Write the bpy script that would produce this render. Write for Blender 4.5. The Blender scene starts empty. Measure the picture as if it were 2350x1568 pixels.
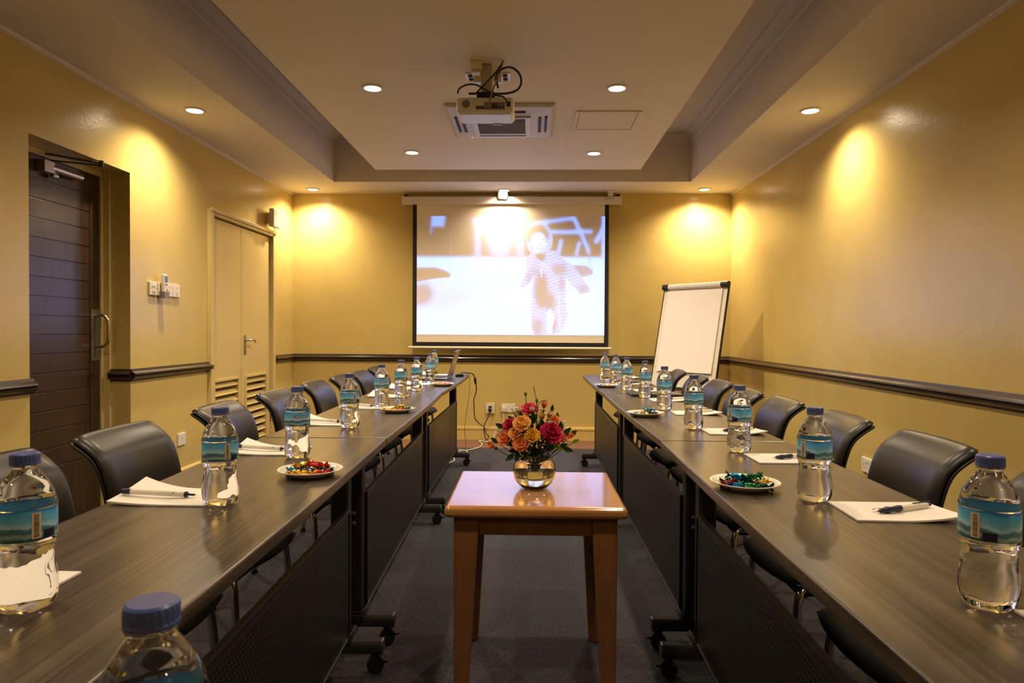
import bpy, bmesh, math, random
import numpy as np
from mathutils import Vector, Matrix
random.seed(7); rng = np.random.default_rng(7)
S = bpy.context.scene; COL = S.collection
PI = math.pi
# ------------------------------------------------------------------ helpers
def tag(o, label=None, cat=None, group=None, kind=None):
    if label: o['label'] = label
    if cat: o['category'] = cat
    if group: o['group'] = group
    if kind: o['kind'] = kind
    return o
def thing(name, label, cat, loc=(0, 0, 0), rz=0, group=None):
    o = bpy.data.objects.new(name, None); COL.objects.link(o)
    o.location = loc; o.rotation_euler = (0, 0, rz); o.empty_display_size = .05
    return tag(o, label, cat, group)
def obj(name, bm, mat, parent=None, smooth=False, bevel=0, seg=2, loc=None, rot=None, sub=0):
    bmesh.ops.recalc_face_normals(bm, faces=bm.faces)
    me = bpy.data.meshes.new(name); bm.to_mesh(me); bm.free()
    for m in (mat if isinstance(mat, (list, tuple)) else [mat]): me.materials.append(m)
    o = bpy.data.objects.new(name, me); COL.objects.link(o)
    if parent is not None: o.parent = parent
    if loc: o.location = loc
    if rot: o.rotation_euler = rot
    if smooth:
        for p in me.polygons: p.use_smooth = True
    if bevel:
        b = o.modifiers.new('bevel', 'BEVEL'); b.width = bevel; b.segments = seg; b.limit_method = 'ANGLE'; b.angle_limit = .6
    if sub:
        s = o.modifiers.new('sub', 'SUBSURF'); s.levels = sub; s.render_levels = sub
    return o
def struct(name, bm, mat, **k):
    o = obj(name, bm, mat, **k)
    if o.parent is None: o['kind'] = 'structure'
    return o
def copy_tree(o, parent=None):
    c = o.copy(); COL.objects.link(c); c.parent = parent
    for ch in list(o.children): copy_tree(ch, c)
    return c
NB = bmesh.new
def box(bm, x0, x1, y0, y1, z0, z1, mi=0, M=None):
    vs = [Vector((x, y, z)) for z in (z0, z1) for y in (y0, y1) for x in (x0, x1)]
    if M is not None: vs = [M @ v for v in vs]
    v = [bm.verts.new(p) for p in vs]
    for q in ((0, 2, 3, 1), (4, 5, 7, 6), (0, 1, 5, 4), (2, 6, 7, 3), (0, 4, 6, 2), (1, 3, 7, 5)):
        bm.faces.new([v[i] for i in q]).material_index = mi
def frame_of(d):
    d = Vector(d).normalized(); a = Vector((0, 0, 1)) if abs(d.z) < .9 else Vector((1, 0, 0))
    x = d.cross(a).normalized(); return x, d.cross(x).normalized()
def tube(bm, pts, r, seg=10, mi=0, closed=False, caps=True, flat=1.0):
    pts = [Vector(p) for p in pts]; n = len(pts)
    rs = r if isinstance(r, (list, tuple)) else [r] * n
    rings = []; x = None
    for i, p in enumerate(pts):
        if closed: t = pts[(i + 1) % n] - pts[i - 1]
        else: t = pts[min(i + 1, n - 1)] - pts[max(i - 1, 0)]
        t.normalize()
        if x is None: x, y = frame_of(t)
        else:
            x = (x - t * x.dot(t)).normalized(); y = t.cross(x)
        rings.append([bm.verts.new(p + (x * math.cos(2 * PI * k / seg) + y * flat * math.sin(2 * PI * k / seg)) * rs[i]) for k in range(seg)])
    for i in range(n if closed else n - 1):
        a, b = rings[i], rings[(i + 1) % n]
        for k in range(seg):
            bm.faces.new([a[k], a[(k + 1) % seg], b[(k + 1) % seg], b[k]]).material_index = mi
    if caps and not closed:
        for rg in (rings[0], rings[-1]): bm.faces.new(rg).material_index = mi
def cyl(bm, p0, p1, r0, r1=None, seg=16, mi=0): tube(bm, [p0, p1], [r0, r0 if r1 is None else r1], seg, mi)
def lathe(bm, prof, seg=32, c=(0, 0, 0), mi=0, rad=None, M=None):
    rings = []
    for r, z in prof:
        if r < 1e-6:
            p = Vector((c[0], c[1], c[2] + z)); rings.append([bm.verts.new(M @ p if M is not None else p)])
        else:
            rg = []
            for k in range(seg):
                a = 2 * PI * k / seg; q = r * (rad(a, z) if rad else 1)
                p = Vector((c[0] + q * math.cos(a), c[1] + q * math.sin(a), c[2] + z))
                rg.append(bm.verts.new(M @ p if M is not None else p))
            rings.append(rg)
    for a, b in zip(rings, rings[1:]):
        if len(a) == 1 and len(b) == 1: continue
        for k in range(seg):
            k2 = (k + 1) % seg
            f = [a[0], b[k2], b[k]] if len(a) == 1 else [a[k], a[k2], b[0]] if len(b) == 1 else [a[k], a[k2], b[k2], b[k]]
            bm.faces.new(f).material_index = mi
def ell(bm, c, rx, ry=None, rz=None, seg=14, n=8, M=None):
    ry = ry or rx; rz = rz or rx
    T = Matrix.Translation(c) @ (M if M is not None else Matrix()) @ Matrix.Diagonal((rx, ry, rz, 1))
    lathe(bm, [(math.sin(PI * i / n), -math.cos(PI * i / n)) for i in range(n + 1)], seg, M=T)
def prism(bm, poly, axis, a0, a1, mi=0):
    def P(u, v, w): return Vector((w, u, v)) if axis == 'x' else Vector((u, w, v)) if axis == 'y' else Vector((u, v, w))
    A = [bm.verts.new(P(u, v, a0)) for u, v in poly]; B = [bm.verts.new(P(u, v, a1)) for u, v in poly]; n = len(poly)
    bm.faces.new(A).material_index = mi; bm.faces.new(B[::-1]).material_index = mi
    for i in range(n): bm.faces.new([A[i], B[i], B[(i + 1) % n], A[(i + 1) % n]]).material_index = mi
def sm(pts, n=6):            # Catmull-Rom through pts
    pts = [Vector(p) for p in pts]; out = []
    for i in range(len(pts) - 1):
        p0, p1, p2, p3 = pts[max(i - 1, 0)], pts[i], pts[i + 1], pts[min(i + 2, len(pts) - 1)]
        for k in range(n):
            t = k / n
            out.append(.5 * ((2 * p1) + (p2 - p0) * t + (2 * p0 - 5 * p1 + 4 * p2 - p3) * t * t + (3 * p1 - p0 - 3 * p2 + p3) * t ** 3))
    return out + [pts[-1]]
def text_geo(body, size):    # vertices (x, z) and faces of a line of lettering
    cu = bpy.data.curves.new('lettering', 'FONT'); cu.body = body; cu.size = size; cu.align_x = 'CENTER'; cu.resolution_u = 3
    o = bpy.data.objects.new('lettering', cu); COL.objects.link(o)
    dg = bpy.context.evaluated_depsgraph_get(); dg.update()
    me = o.evaluated_get(dg).to_mesh()
    vs = [(v.co.x, v.co.y) for v in me.vertices]; fs = [tuple(p.vertices) for p in me.polygons]
    o.evaluated_get(dg).to_mesh_clear(); bpy.data.objects.remove(o); bpy.data.curves.remove(cu)
    return vs, fs
# ------------------------------------------------------------------ materials
def mat(name, col=(.5, .5, .5), rough=.5, metal=0, spec=.5, coat=0, coat_r=.1, trans=0, ior=1.45, emis=None, es=0, sheen=0):
    m = bpy.data.materials.new(name); m.use_nodes = True; b = m.node_tree.nodes['Principled BSDF']
    b.inputs['Base Color'].default_value = (*col, 1); b.inputs['Roughness'].default_value = rough
    b.inputs['Metallic'].default_value = metal; b.inputs['Specular IOR Level'].default_value = spec
    b.inputs['Coat Weight'].default_value = coat; b.inputs['Coat Roughness'].default_value = coat_r
    b.inputs['Transmission Weight'].default_value = trans; b.inputs['IOR'].default_value = ior
    if emis: b.inputs['Emission Color'].default_value = (*emis, 1); b.inputs['Emission Strength'].default_value = es
    return m
class N:
    def __init__(s, m): s.t = m.node_tree; s.b = s.t.nodes['Principled BSDF']
    def n(s, k, **kw):
        x = s.t.nodes.new(k)
        for a, v in kw.items():
            if a.startswith('_'): setattr(x, a[1:], v)
            else: x.inputs[a.replace('__', ' ')].default_value = v
        return x
    def l(s, a, b): s.t.links.new(a, b)
    def coords(s, scale, out='Object', rot=(0, 0, 0)):
        c = s.n('ShaderNodeTexCoord'); m = s.n('ShaderNodeMapping', Scale=scale, Rotation=rot); s.l(c.outputs[out], m.inputs['Vector']); return m.outputs[0]
    def noise(s, vec, scale=1., detail=4., rough=.5):
        x = s.n('ShaderNodeTexNoise', Scale=scale, Detail=detail, Roughness=rough); s.l(vec, x.inputs['Vector']); return x.outputs[0]
    def ramp(s, fac, stops):
        r = s.n('ShaderNodeValToRGB'); e = r.color_ramp.elements
        while len(e) < len(stops): e.new(.5)
        for i, (p, c) in enumerate(stops): e[i].position = p; e[i].color = (*c, 1)
        s.l(fac, r.inputs[0]); return r.outputs[0]
    def bump(s, h, strength=.2, dist=.002):
        b = s.n('ShaderNodeBump', Strength=strength, Distance=dist); s.l(h, b.inputs['Height']); s.l(b.outputs[0], s.b.inputs['Normal'])
    def math(s, op, a, b=None):
        x = s.n('ShaderNodeMath', _operation=op)
        for i, v in enumerate((a, b)):
            if v is None: continue
            if isinstance(v, (int, float)): x.inputs[i].default_value = v
            else: s.l(v, x.inputs[i])
        return x.outputs[0]
def paint(name, c, rough=.4, spec=.5, var=.06, bump=.25):
    m = mat(name, c, rough, spec=spec); n = N(m); v = n.coords((1, 1, 1))
    k = n.noise(v, 2.2, 3); d = tuple(x * (1 - var) for x in c); u = tuple(x * (1 + var) for x in c)
    n.l(n.ramp(k, [(.3, d), (.7, u)]), n.b.inputs['Base Color'])
    n.bump(n.noise(v, 55, 3), bump, .0025); return m
M = {}
M['wall'] = paint('ochre_wall_paint', (.58, .445, .155), .25, .75)
M['ceil'] = paint('white_ceiling_paint', (.72, .66, .6), .7, .25, .02, .05)
M['ceil2'] = paint('tray_paint', (.66, .61, .57), .6, .3, .02, .05)
M['trimy'] = paint('ochre_gloss_paint', (.60, .455, .16), .3, .5, .03, .05)
M['cup'] = paint('cupboard_paint', (.60, .47, .20), .35, .5, .03, .08)
def wood(name, a, b, sc, rough, coat=0, coat_r=.1, bump=.05, spec=.5):
    m = mat(name, a, rough, coat=coat, coat_r=coat_r, spec=spec); n = N(m); v = n.coords(sc)
    k = n.noise(v, 1, 5, .6); n.l(n.ramp(k, [(.32, a), (.68, b)]), n.b.inputs['Base Color']); n.bump(k, bump, .001); return m
M['rail'] = wood('dark_rail_wood', (.018, .010, .007), (.032, .018, .012), (40, 3, 40), .28, .3)
m = M['table'] = mat('walnut_laminate', (.06, .045, .034), .29, spec=.55); n = N(m)
g1 = n.noise(n.coords((210, 1.5, 40)), 1, 3, .6); g2 = n.noise(n.coords((34, .8, 20)), 1, 2, .5)
gm = n.math('ADD', n.math('MULTIPLY', g1, .65), n.math('MULTIPLY', g2, .35))
n.l(n.ramp(gm, [(.38, (.026, .019, .014)), (.5, (.060, .045, .033)), (.64, (.108, .081, .058))]), n.b.inputs['Base Color'])
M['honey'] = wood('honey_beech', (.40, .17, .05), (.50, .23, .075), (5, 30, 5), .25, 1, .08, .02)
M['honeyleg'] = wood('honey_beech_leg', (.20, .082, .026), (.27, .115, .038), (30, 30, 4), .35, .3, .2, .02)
M['door'] = wood('dark_stained_door', (.030, .016, .010), (.050, .028, .017), (30, 40, 3), .3, .2, .15, .05)
M['leather'] = mat('black_leather', (.013, .0125, .013), .35, spec=.5)
M['seat'] = mat('black_seat_cloth', (.012, .011, .011), .75, spec=.25)
n = N(M['leather']); n.bump(n.noise(n.coords((1, 1, 1)), 260, 2), .12, .001)
M['plast'] = mat('black_plastic', (.014, .013, .013), .42)
M['steel'] = mat('black_powder_coat', (.012, .011, .010), .36)
M['foot'] = mat('dark_foot_bar', (.030, .028, .027), .3)
M['chrome'] = mat('chrome', (.62, .6, .57), .15, 1)
M['satin'] = mat('satin_steel', (.5, .47, .43), .3, 1)
M['gold'] = mat('brassy_steel', (.6, .5, .33), .25, 1)
M['white'] = mat('white_plastic', (.74, .70, .64), .35)
M['cream'] = mat('cream_plastic', (.72, .63, .46), .4)
M['paper'] = mat('white_paper', (.82, .78, .74), .75, spec=.2)
M['ink'] = mat('grey_ink', (.12, .10, .10), .8, spec=.1)
M['china'] = mat('white_china', (.82, .79, .74), .15, coat=.5)
M['navy'] = mat('navy_plastic', (.012, .014, .05), .35)
M['cap'] = mat('blue_bottle_cap', (.065, .095, .30), .35)
M['pet'] = mat('water_filled_plastic', (.97, .98, .98), .0, trans=1, ior=1.32, spec=.5)
n = N(M['pet']); n.bump(n.noise(n.coords((30, 30, 22)), 1, 1, .5), .16, .004)
M['glass'] = mat('vase_glass', (.97, .99, .96), .0, trans=1, ior=1.45)
M['water'] = mat('vase_water', (.97, .98, .93), .0, trans=1, ior=1.33)
M['red'] = mat('red_print', (.45, .02, .05), .5)
M['wht'] = mat('white_print', (.75, .75, .72), .5)
M['barc'] = mat('barcode_cream', (.72, .60, .40), .5)
M['dark'] = mat('dark_recess', (.008, .007, .007), .7)
M['grey'] = mat('grey_plastic', (.20, .19, .18), .45)
M['silver'] = mat('laptop_aluminium', (.42, .41, .40), .3, .9)
M['keys'] = mat('black_keys', (.03, .03, .045), .4)
M['blackcable'] = mat('black_cable', (.02, .02, .022), .45)
M['whitecable'] = mat('white_cable', (.65, .58, .48), .45)
M['greycable'] = mat('grey_cable', (.22, .19, .15), .5)
M['led'] = mat('red_led', (.5, .02, .02), .4, emis=(1, .1, .06), es=3)
M['lcd'] = mat('blue_lcd', (.1, .16, .4), .25)
M['green'] = mat('green_print', (.15, .5, .04), .5)
M['lamp'] = mat('halogen_lamp', (1, .95, .85), .5, emis=(1, .84, .58), es=9)
M['screenw'] = mat('warm_lit_white_screen', (.86, .76, .61), .85, spec=.1)  # cream tint stands in for warm room light on the white fabric
M['screenb'] = mat('black_screen_border', (.012, .011, .010), .7)
M['board'] = mat('whiteboard', (.74, .69, .58), .22)
# carpet: ribbed loops, tile patches, brown border strip along the far wall
M['carpet'] = mat('ribbed_carpet', (.07, .065, .07), .95, spec=.1); n = N(M['carpet'])
geo = n.n('ShaderNodeTexCoord'); sep = n.n('ShaderNodeSeparateXYZ'); n.l(geo.outputs['Object'], sep.inputs[0])
vv = n.coords((1, 1, 1)); br = n.n('ShaderNodeTexBrick', Scale=1., Color1=(.052, .057, .074, 1), Color2=(.049, .044, .053, 1), Mortar=(.05, .05, .062, 1))
br.inputs['Mortar Size'].default_value = 0; br.inputs['Brick Width'].default_value = .62; br.inputs['Row Height'].default_value = .5; br.offset = .37; n.l(vv, br.inputs['Vector'])
loops = n.noise(n.coords((130, 55, 1)), 1, 2, .6)
mx = n.n('ShaderNodeMix', _data_type='RGBA', _blend_type='MULTIPLY'); mx.inputs['Factor'].default_value = .75
n.l(br.outputs[0], mx.inputs[6]); n.l(n.ramp(loops, [(.25, (.45, .45, .45)), (.75, (1.45, 1.45, 1.45))]), mx.inputs[7])
bd = n.n('ShaderNodeMix', _data_type='RGBA'); n.l(n.math('GREATER_THAN', sep.outputs[1], 6.53), bd.inputs['Factor']); n.l(mx.outputs[2], bd.inputs[6]); bd.inputs[7].default_value = (.17, .095, .055, 1)
n.l(bd.outputs[2], n.b.inputs['Base Color']); n.bump(loops, .7, .006)
# perforated steel: rows of real see-through holes
def perforated():
    m = mat('perforated_steel', (.017, .014, .013), .40); n = N(m)
    c = n.n('ShaderNodeTexCoord'); sp = n.n('ShaderNodeSeparateXYZ'); n.l(c.outputs['Object'], sp.inputs[0])
    p = .0145
    row = n.math('DIVIDE', sp.outputs[2], p * .866); ri = n.math('FLOOR', row)
    off = n.math('MULTIPLY', n.math('MODULO', n.math('ABSOLUTE', ri), 2), .5)
    u = n.math('SUBTRACT', n.math('FRACT', n.math('ADD', n.math('DIVIDE', sp.outputs[1], p), n.math('ADD', off, 500.))), .5)
    v = n.math('MULTIPLY', n.math('SUBTRACT', n.math('FRACT', n.math('ADD', row, 0)), .5), .866)
    d = n.math('SQRT', n.math('ADD', n.math('MULTIPLY', u, u), n.math('MULTIPLY', v, v)))
    hole = n.math('LESS_THAN', d, .235)
    iny = n.math('LESS_THAN', n.math('ABSOLUTE', sp.outputs[1]), .705); inz = n.math('LESS_THAN', n.math('ABSOLUTE', n.math('SUBTRACT', sp.outputs[2], .335)), .18)
    f = n.math('MULTIPLY', hole, n.math('MULTIPLY', iny, inz))
    tr = n.n('ShaderNodeBsdfTransparent'); mix = n.n('ShaderNodeMixShader'); out = n.t.nodes['Material Output']
    n.l(f, mix.inputs[0]); n.l(n.b.outputs[0], mix.inputs[1]); n.l(tr.outputs[0], mix.inputs[2]); n.l(mix.outputs[0], out.inputs[0]); return m
M['perf'] = perforated()
# bottle label: blue sky over a misty mountain line
m = M['label'] = mat('blue_label', (.05, .3, .4), .35); n = N(m)
c = n.n('ShaderNodeTexCoord'); sp = n.n('ShaderNodeSeparateXYZ'); n.l(c.outputs['Object'], sp.inputs[0])
wob = n.math('MULTIPLY', n.math('SUBTRACT', n.noise(n.coords((38, 38, 12)), 1, 3), .5), .016)
zz = n.math('DIVIDE', n.math('SUBTRACT', n.math('ADD', sp.outputs[2], wob), .094), .041)
n.l(n.ramp(zz, [(.0, (.012, .05, .055)), (.08, (.04, .19, .19)), (.17, (.34, .48, .46)), (.27, (.07, .17, .25)), (.38, (.08, .22, .32)), (.45, (.45, .72, .92)), (.62, (.16, .56, .92)), (.9, (.07, .44, .90)), (.97, (.04, .22, .62))]), n.b.inputs['Base Color'])
n.b.inputs['Emission Strength'].default_value = 0
def foil(name, c): return mat(name, c, .22, .85)
FO = {'gold': foil('gold_foil', (.85, .55, .08)), 'blue': foil('blue_foil', (.01, .20, .42)), 'green': foil('green_foil', (.02, .17, .06)), 'red': foil('red_foil', (.62, .05, .05)), 'silver': foil('silver_foil', (.55, .55, .5)), 'dark green': foil('dark_green_foil', (.015, .07, .06)), 'white': mat('white_wrapper', (.8, .75, .66), .3)}
FO['pink'] = mat('pink_wrapper', (.75, .25, .25), .3)
# ------------------------------------------------------------------ the room
XL, XR, YB, YF, ZS = -2.48, 2.02, 7.015, -1.7, 2.53
bm = NB(); box(bm, XL - .3, XR + .1, YF - .1, YB + .1, -.08, 0); struct('floor', bm, M['carpet'])
D1 = (3.303, 4.152, 2.085); D2 = (5.215, 6.44, 2.01)
bm = NB(); t = -.30
for y0, y1, z0, z1 in ((YF - .1, D1[0], 0, 2.75), (D1[0], D1[1], D1[2], 2.75), (D1[1], D2[0], 0, 2.75), (D2[0], D2[1], D2[2], 2.75), (D2[1], YB + .1, 0, 2.75)): box(bm, XL + t, XL, y0, y1, z0, z1)
box(bm, XL - .3, XL - .22, D1[0], D1[1], 0, D1[2]); box(bm, XL - .3, XL - .12, D2[0], D2[1], 0, D2[2])
struct('wall_left', bm, M['wall'])
bm = NB(); box(bm, XR, XR + .1, YF - .1, YB + .1, 0, 2.75); struct('wall_right', bm, M['wall'])
bm = NB(); box(bm, XL, XR, YB, YB + .1, 0, 2.75); struct('wall_back', bm, M['wall'])
bm = NB(); box(bm, XL, XR, YF - .1, YF, 0, 2.75); struct('wall_front', bm, M['wall'])
TX0, TX1, TY1, TY0 = -1.885, 1.478, 6.455, -1.0
bm = NB(); ZT = 2.97
box(bm, XL, TX0, YF, YB, ZS, ZT); box(bm, TX1, XR, YF, YB, ZS, ZT); box(bm, TX0, TX1, TY1, YB, ZS, ZT); box(bm, TX0, TX1, YF, TY0, ZS, ZT)
box(bm, XL, XR, YF, YB, ZT, ZT + .06); struct('ceiling', bm, M['ceil'])
ZP = 2.60
bm = NB(); box(bm, -1.446, .983, -.5, 6.272, ZP, ZP + .05); struct('ceiling_panel', bm, M['ceil'], bevel=.002)
for k, (x, y) in enumerate(((-1.0, .3), (.5, .3), (-1.0, 3.2), (.5, 3.2), (-1.0, 6.0), (.5, 6.0))):
    pass
bm = NB()                                            # hangers of the floating panel
for x, y in ((-1.0, .3), (.5, .3), (-1.0, 3.2), (.5, 3.2), (-1.0, 5.9), (.5, 5.9)): cyl(bm, (x, y, ZP + .04), (x, y, ZT), .012)
struct('trim_8', bm, M['ceil'])
cove = [(0, 0), (.075, 0), (.072, -.012), (.045, -.022), (.022, -.045), (.012, -.078), (0, -.085)]
def run(bm, prof, p0, p1, nrm, z):                   # moulding profile (outwards, up) swept along a wall
    p0, p1, nrm = Vector(p0), Vector(p1), Vector(nrm)
    A = [bm.verts.new(p0 + nrm * u + Vector((0, 0, z + v))) for u, v in prof]; B = [bm.verts.new(p1 + nrm * u + Vector((0, 0, z + v))) for u, v in prof]
    k = len(prof); bm.faces.new(A); bm.faces.new(B[::-1])
    for i in range(k): bm.faces.new([A[i], B[i], B[(i + 1) % k], A[(i + 1) % k]])
bm = NB()
for a, b, nn in (((TX0, TY0, 0), (TX0, TY1, 0), (1, 0, 0)), ((TX1, TY0, 0), (TX1, TY1, 0), (-1, 0, 0)), ((TX0, TY1, 0), (TX1, TY1, 0), (0, -1, 0))): run(bm, cove, a, b, nn, ZT)
struct('trim_1', bm, M['ceil2'])
small = [(0, 0), (.016, 0), (.016, -.012), (0, -.02)]
bm = NB(); run(bm, small, (XL, YF, 0), (XL, YB, 0), (1, 0, 0), ZS); struct('trim_2', bm, M['ceil'])
bm = NB(); run(bm, small, (XR, YF, 0), (XR, YB, 0), (-1, 0, 0), ZS); struct('trim_3', bm, M['ceil'])
rail = [(0, .0), (.012, -.002), (.018, -.016), (.026, -.020), (.034, -.026), (.038, -.034), (.034, -.040), (.028, -.042), (.034, -.046), (.034, -.054), (.024, -.062), (.014, -.068), (.012, -.074), (0, -.076)]
RZ = .876
def railrun(name, segs):
    bm = NB()
    for a, b, nn in segs: run(bm, rail, a, b, nn, RZ)
    return struct(name, bm, M['rail'])
railrun('trim_4', [((XL, YF, 0), (XL, D1[0] + .012, 0), (1, 0, 0))])
railrun('trim_5', [((XL, D1[1] - .012, 0), (XL, 5.19, 0), (1, 0, 0)), ((XL - .125, D1[1], 0), (XL + .012, D1[1], 0), (0, -1, 0))])
railrun('trim_6', [((XL, 6.515, 0), (XL, YB, 0), (1, 0, 0)), ((XL, YB, 0), (XR, YB, 0), (0, -1, 0))])
railrun('trim_7', [((XR, YF, 0), (XR, YB, 0), (-1, 0, 0))])
skirt = [(0, 0), (.016, 0), (.016, .105), (.022, .108), (.022, .128), (.012, .136), (0, .138)]
for nm, segs in (('baseboard_back', [((XL, YB, 0), (XR, YB, 0), (0, -1, 0))]), ('baseboard_right', [((XR, YF, 0), (XR, YB, 0), (-1, 0, 0))]),
                 ('baseboard_left', [((XL, YF, 0), (XL, D1[0], 0), (1, 0, 0)), ((XL, D1[1], 0), (XL, 5.15, 0), (1, 0, 0)), ((XL, 6.505, 0), (XL, YB, 0), (1, 0, 0))])):
    bm = NB()
    for a, b, nn in segs: run(bm, skirt, a, b, nn, 0)
    struct(nm, bm, M['trimy'])
# --- door_1: dark grooved door deep in its reveal
d = bpy.data.objects.new('door_1', None); COL.objects.link(d); d.location = (XL - .17, D1[0], 0); d['kind'] = 'structure'
bm = NB(); W = D1[1] - D1[0]
box(bm, -.045, -.006, .03, W - .035, .006, 2.05)
zs = [.0] + [.36 + i * .1045 for i in range(15)] + [2.05]
box(bm, -.01, 0, .03, W - .035, .006, .352); box(bm, -.01, 0, .03, W - .035, 1.93, 2.05)
box(bm, -.01, 0, W - .125, W - .035, .356, 1.926); box(bm, -.01, 0, .03, .12, .356, 1.926)
for i in range(15):
    z0 = .356 + i * (1.57 / 15); box(bm, -.01, -.0015, .124, W - .129, z0 + .003, z0 + 1.57 / 15 - .003)
obj('door_leaf', bm, M['door'], d, bevel=.0015)
bm = NB()
for y0, y1, z1 in ((0, .03, 2.085), (W - .035, W, 2.085)): box(bm, -.05, .012, y0, y1, 0, z1)
box(bm, -.05, .012, .03, W - .035, 2.052, 2.085); box(bm, .012, .05, W - .018, W, 0, 2.085); box(bm, .012, .05, 0, .018, 0, 2.085)
obj('door_frame', bm, M['cup'], d, bevel=.002)
bm = NB(); box(bm, 0, .003, W - .118, W - .042, .93, 1.24); pl = obj('lock_plate', bm, mat('grey_lock_plate', (.2, .19, .17), .4, .6), d)
bm = NB(); cyl(bm, (.003, W - .08, .965), (.0045, W - .08, .965), .004, seg=10); obj('keyhole', bm, M['dark'], pl)
bm = NB(); tube(bm, sm([(0, W - .085, 1.20), (.05, W - .085, 1.205), (.078, W - .085, 1.185), (.085, W - .085, 1.15), (.085, W - .085, 1.07), (.078, W - .085, 1.035), (.05, W - .085, 1.015), (0, W - .085, 1.02)], 5), .0095, 12)
obj('pull_handle', bm, M['gold'], d, smooth=True)
bm = NB(); box(bm, 0, .05, .28, .36, 1.965, 2.03); cyl(bm, (.03, .34, 1.998), (.03, .60, 1.998), .022, seg=18); cyl(bm, (.03, .36, 1.96), (.03, .40, 1.96), .014); dc = obj('door_closer', bm, M['satin'], d, bevel=.004)
bm = NB(); tube(bm, [(.035, .34, 2.035), (.215, .50, 2.045)], .008, 8, flat=.6); tube(bm, [(.215, .50, 2.058), (.035, .30, 2.062)], .006, 8); cyl(bm, (.215, .50, 2.035), (.215, .50, 2.072), .012, seg=12); obj('closer_arm', bm, M['foot'], dc)
# --- door_2: painted double cupboard doors with louvres
d = bpy.data.objects.new('door_2', None); COL.objects.link(d); d.location = (XL, 0, 0); d['kind'] = 'structure'
bm = NB(); y0, y1 = 5.155, 6.498
box(bm, -.06, .022, y0, y0 + .075, 0, 2.05); box(bm, -.06, .022, y1 - .06, y1, 0, 2.05); box(bm, -.06, .022, y0 + .075, y1 - .06, 2.005, 2.05); box(bm, .022, .036, y0, y1, 2.03, 2.058); box(bm, .022, .03, y0, y0 + .045, 0, 2.03)
obj('door_frame', bm, M['cup'], d, bevel=.003)
for k, (a, b, va, vb) in enumerate(((5.238, 5.788, 5.29, 5.722), (5.794, 6.432, 5.885, 6.325))):
    bm = NB(); zt = .705; zb = .12; f = -.012
    box(bm, -.045, f, a, va, .01, 1.995); box(bm, -.045, f, vb, b, .01, 1.995); box(bm, -.045, f, va, vb, .01, zb); box(bm, -.045, f, va, vb, zt, 1.995)
    lf = obj('door_leaf', bm, M['cup'], d)
    bm = NB()
    for q in (((va - .018, va, zb - .018, zt + .018)), ((vb, vb + .018, zb - .018, zt + .018)), ((va, vb, zt, zt + .018)), ((va, vb, zb - .018, zb))): box(bm, f, f + .01, *q)
    ns = 9; st = (zt - zb) / ns
    for i in range(ns):
        zc = zb + (i + .5) * st; T = Matrix.Translation((f - .014, 0, zc)) @ Matrix.Rotation(.75, 4, 'Y')
        box(bm, -.024, .024, va, vb, -.004, .004, M=T)
    obj('louvre_vent', bm, M['cup'], lf)
    if k: 
        bm = NB(); box(bm, f, f + .008, a + .05, a + .088, .905, 1.075); hp = obj('handle_plate', bm, M['satin'], lf, bevel=.003)
        bm = NB(); tube(bm, sm([(f, a + .069, 1.03), (f + .045, a + .069, 1.03), (f + .055, a + .085, 1.03), (f + .055, a + .13, 1.032), (f + .05, a + .165, 1.024), (f + .045, a + .185, 1.012)], 5), .0085, 10); obj('lever_handle', bm, M['satin'], hp, smooth=True)
    for z in ((1.78, .3) if k else ()):
        bm = NB(); cyl(bm, (f + .006, b + .004, z - .05), (f + .006, b + .004, z + .05), .007, seg=10); obj('hinge', bm, M['gold'], lf)
# ------------------------------------------------------------------ lamps in the ceiling
LP = [(-2.168, 4.34, ZS, 'left wall soffit beside the dark door', 1.2), (1.752, 4.39, ZS, 'right wall soffit, middle of the right side', 1.2), (-2.193, 6.78, ZS, 'far left corner soffit above the louvred doors', 1.5), (1.69, 6.785, ZS, 'far right corner soffit above the flip chart', 1.5),
      (-.283, 6.83, ZS, 'soffit directly above the projection screen', .8), (-.976, 4.15, ZP, 'ceiling panel left of the projector', 1.1), (.507, 4.17, ZP, 'ceiling panel right of the projector', 1.1), (-1.0, 5.65, ZP, 'ceiling panel left of the air conditioner, far end', 1.4), (.505, 5.685, ZP, 'ceiling panel right of the air conditioner, far end', 1.4)]
HID = [(-2.16, 1.9, ZS), (1.77, 1.95, ZS), (-.96, 2.65, ZP), (.51, 2.65, ZP), (-2.16, -.5, ZS), (1.77, -.5, ZS), (-.96, 1.1, ZP), (.51, 1.1, ZP)]
def spot(x, y, z, k=1.):
    L = bpy.data.lights.new('downlight_beam', 'SPOT'); L.energy = 80 * k; L.color = (1, .785, .53); L.spot_size = math.radians(152); L.spot_blend = 1.0; L.shadow_soft_size = .035
    o = bpy.data.objects.new('downlight_beam', L); COL.objects.link(o); o.location = (x, y, z - .03); return o
for x, y, z, w, k in LP:
    r = thing('downlight', 'lit round halogen downlight in the ' + w, 'ceiling light', (x, y, z), 0, 'recessed ceiling downlights')
    bm = NB(); lathe(bm, [(.050, -.002), (.051, -.008), (.060, -.009), (.064, -.004), (.065, 0), (.0505, 0), (.0505, -.002)], 32); obj('trim_ring', bm, M['ceil'], r, smooth=True)
    bm = NB(); lathe(bm, [(0, -.008), (.030, -.008), (.050, -.0065), (.050, -.001), (0, -.001)], 28); obj('lamp', bm, M['lamp'], r)
    spot(x, y, z, k)
for x, y, z in HID: spot(x, y, z, .62)
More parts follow.
